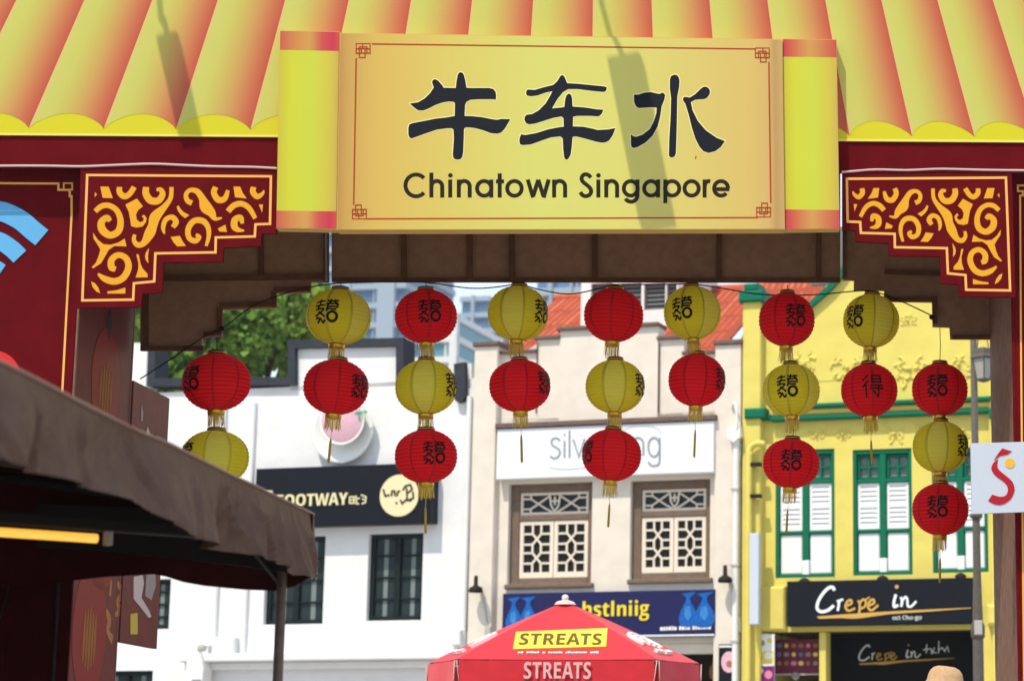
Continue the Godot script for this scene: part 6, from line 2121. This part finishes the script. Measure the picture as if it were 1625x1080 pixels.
	M.logo_red = mat(170, 30, 44, 0.45)
	M.logo_orange = mat(232, 176, 54, 0.45)
	M.hat_tan = mat(210, 172, 132, 0.9, 0.2, 4.0)
	# parasol
	M.umbrella_red = mat(214, 52, 62, 0.7, 0.08, 1.0)
	M.umbrella_red.rim_enabled = true
	M.umbrella_red.rim = 1.0
	M.umbrella_red.rim_tint = 0.4
	M.umbrella_red.backlight_enabled = true
	M.umbrella_red.backlight = Color(0.3, 0.02, 0.04)
	M.piping = mat(236, 214, 210, 0.7)
	M.cap_pale = mat(232, 190, 186, 0.6)
	M.white_plastic = mat(226, 226, 224, 0.4)
	M.label_yellow = mat(240, 220, 84, 0.6)
	M.letter_olive = mat(104, 88, 40, 0.6)
	M.letter_pink = mat(232, 186, 190, 0.6)
	M.white_print = mat(240, 236, 236, 0.6)
	M.lamp_grey = mat(104, 98, 92, 0.5, 0.2, 2.0)
	M.lamp_glass = mat(160, 160, 152, 0.3)
	# houses
	M.white_wall = mat(230, 231, 232, 0.85, 0.05, 0.35, 0.06)
	M.black_frame = mat(24, 34, 34, 0.5)
	M.dark_glass = mat(40, 52, 54, 0.08)
	M.dark_glass_green = mat(34, 40, 34, 0.08)
	M.pale_glass = mat(128, 140, 140, 0.1)
	M.curtain = mat(120, 130, 130, 0.8)
	M.coping_dark = mat(58, 62, 70, 0.7, 0.15, 0.8)
	M.roof_grey = mat(130, 128, 124, 0.8)
	M.china_white = mat(226, 228, 226, 0.4)
	M.soup_pink = mat(226, 182, 198, 0.5, 0.1, 3.0)
	M.mark_green = mat(76, 160, 122, 0.5)
	M.sign_black = mat(20, 24, 32, 0.5)
	M.board_black = mat(14, 13, 13, 0.7)
	M.sign_cream = mat(226, 216, 172, 0.5)
	M.cream_wall = mat(228, 219, 206, 0.85, 0.07, 0.4, 0.06)
	M.cap_brown = mat(122, 102, 94, 0.8, 0.2, 1.0)
	M.brown_frame = mat(124, 106, 92, 0.7, 0.15, 1.0)
	M.lattice_cream = mat(226, 214, 198, 0.65)
	M.blind_grey = mat(120, 122, 124, 0.6)
	M.tile_base = mat(150, 72, 50, 0.85)
	M.tile_a = mat(214, 108, 78, 0.8, 0.25, 1.2)
	M.tile_b = mat(202, 96, 68, 0.8, 0.25, 1.2)
	M.tile_c = mat(222, 122, 92, 0.8, 0.25, 1.2)
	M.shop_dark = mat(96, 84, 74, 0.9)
	M.goods_a = mat(120, 80, 50, 0.7)
	M.goods_b = mat(160, 110, 70, 0.7)
	M.goods_c = mat(90, 60, 44, 0.7)
	M.sign_white = mat(228, 230, 233, 0.5)
	M.letter_grey = mat(138, 146, 156, 0.5)
	M.swoosh_grey = mat(190, 190, 196, 0.5)
	M.sign_blue = mat(34, 36, 82, 0.45)
	M.letter_yellow = mat(228, 204, 60, 0.5)
	M.figure_blue = mat(34, 112, 206, 0.4, 0.3, 3.0)
	M.figure_pale = mat(70, 150, 226, 0.4, 0.3, 3.0)
	M.yellow_wall = mat(224, 209, 110, 0.85, 0.06, 0.4, 0.06)
	M.green_trim = mat(8, 106, 78, 0.5)
	M.white_paint = mat(232, 234, 236, 0.6)
	M.letter_white = mat(232, 240, 244, 0.5)
	M.letter_gold = mat(206, 164, 84, 0.5)
	M.plate_grey = mat(196, 204, 218, 0.5)
	M.print_purple = mat(112, 40, 110, 0.5)
	M.print_lemon = mat(226, 208, 96, 0.5)
	M.print_blue = mat(90, 120, 170, 0.5)
	M.print_pink = mat(214, 130, 160, 0.5)
	M.print_maroon = mat(110, 46, 70, 0.5)
	# far things
	M.tower_pale = mat(150, 164, 178, 0.7)
	M.tower_white = mat(216, 216, 214, 0.7)
	M.tower_glass = mat(70, 104, 138, 0.3)
	M.tower_blue = mat(86, 124, 168, 0.3)
	M.tower_teal = mat(84, 138, 152, 0.3)
	M.bark = mat(90, 76, 62, 0.9)
	M.leaf_dark = mat(108, 140, 58, 0.6)
	M.leaf_light = mat(132, 160, 68, 0.6)
	for k in ["leaf_dark", "leaf_light"]:
		M[k].vertex_color_use_as_albedo = true
		M[k].backlight_enabled = true
		M[k].backlight = Color(0.5, 0.6, 0.2)
	M.paving = mat(172, 166, 158, 0.9, 0.12, 0.3)
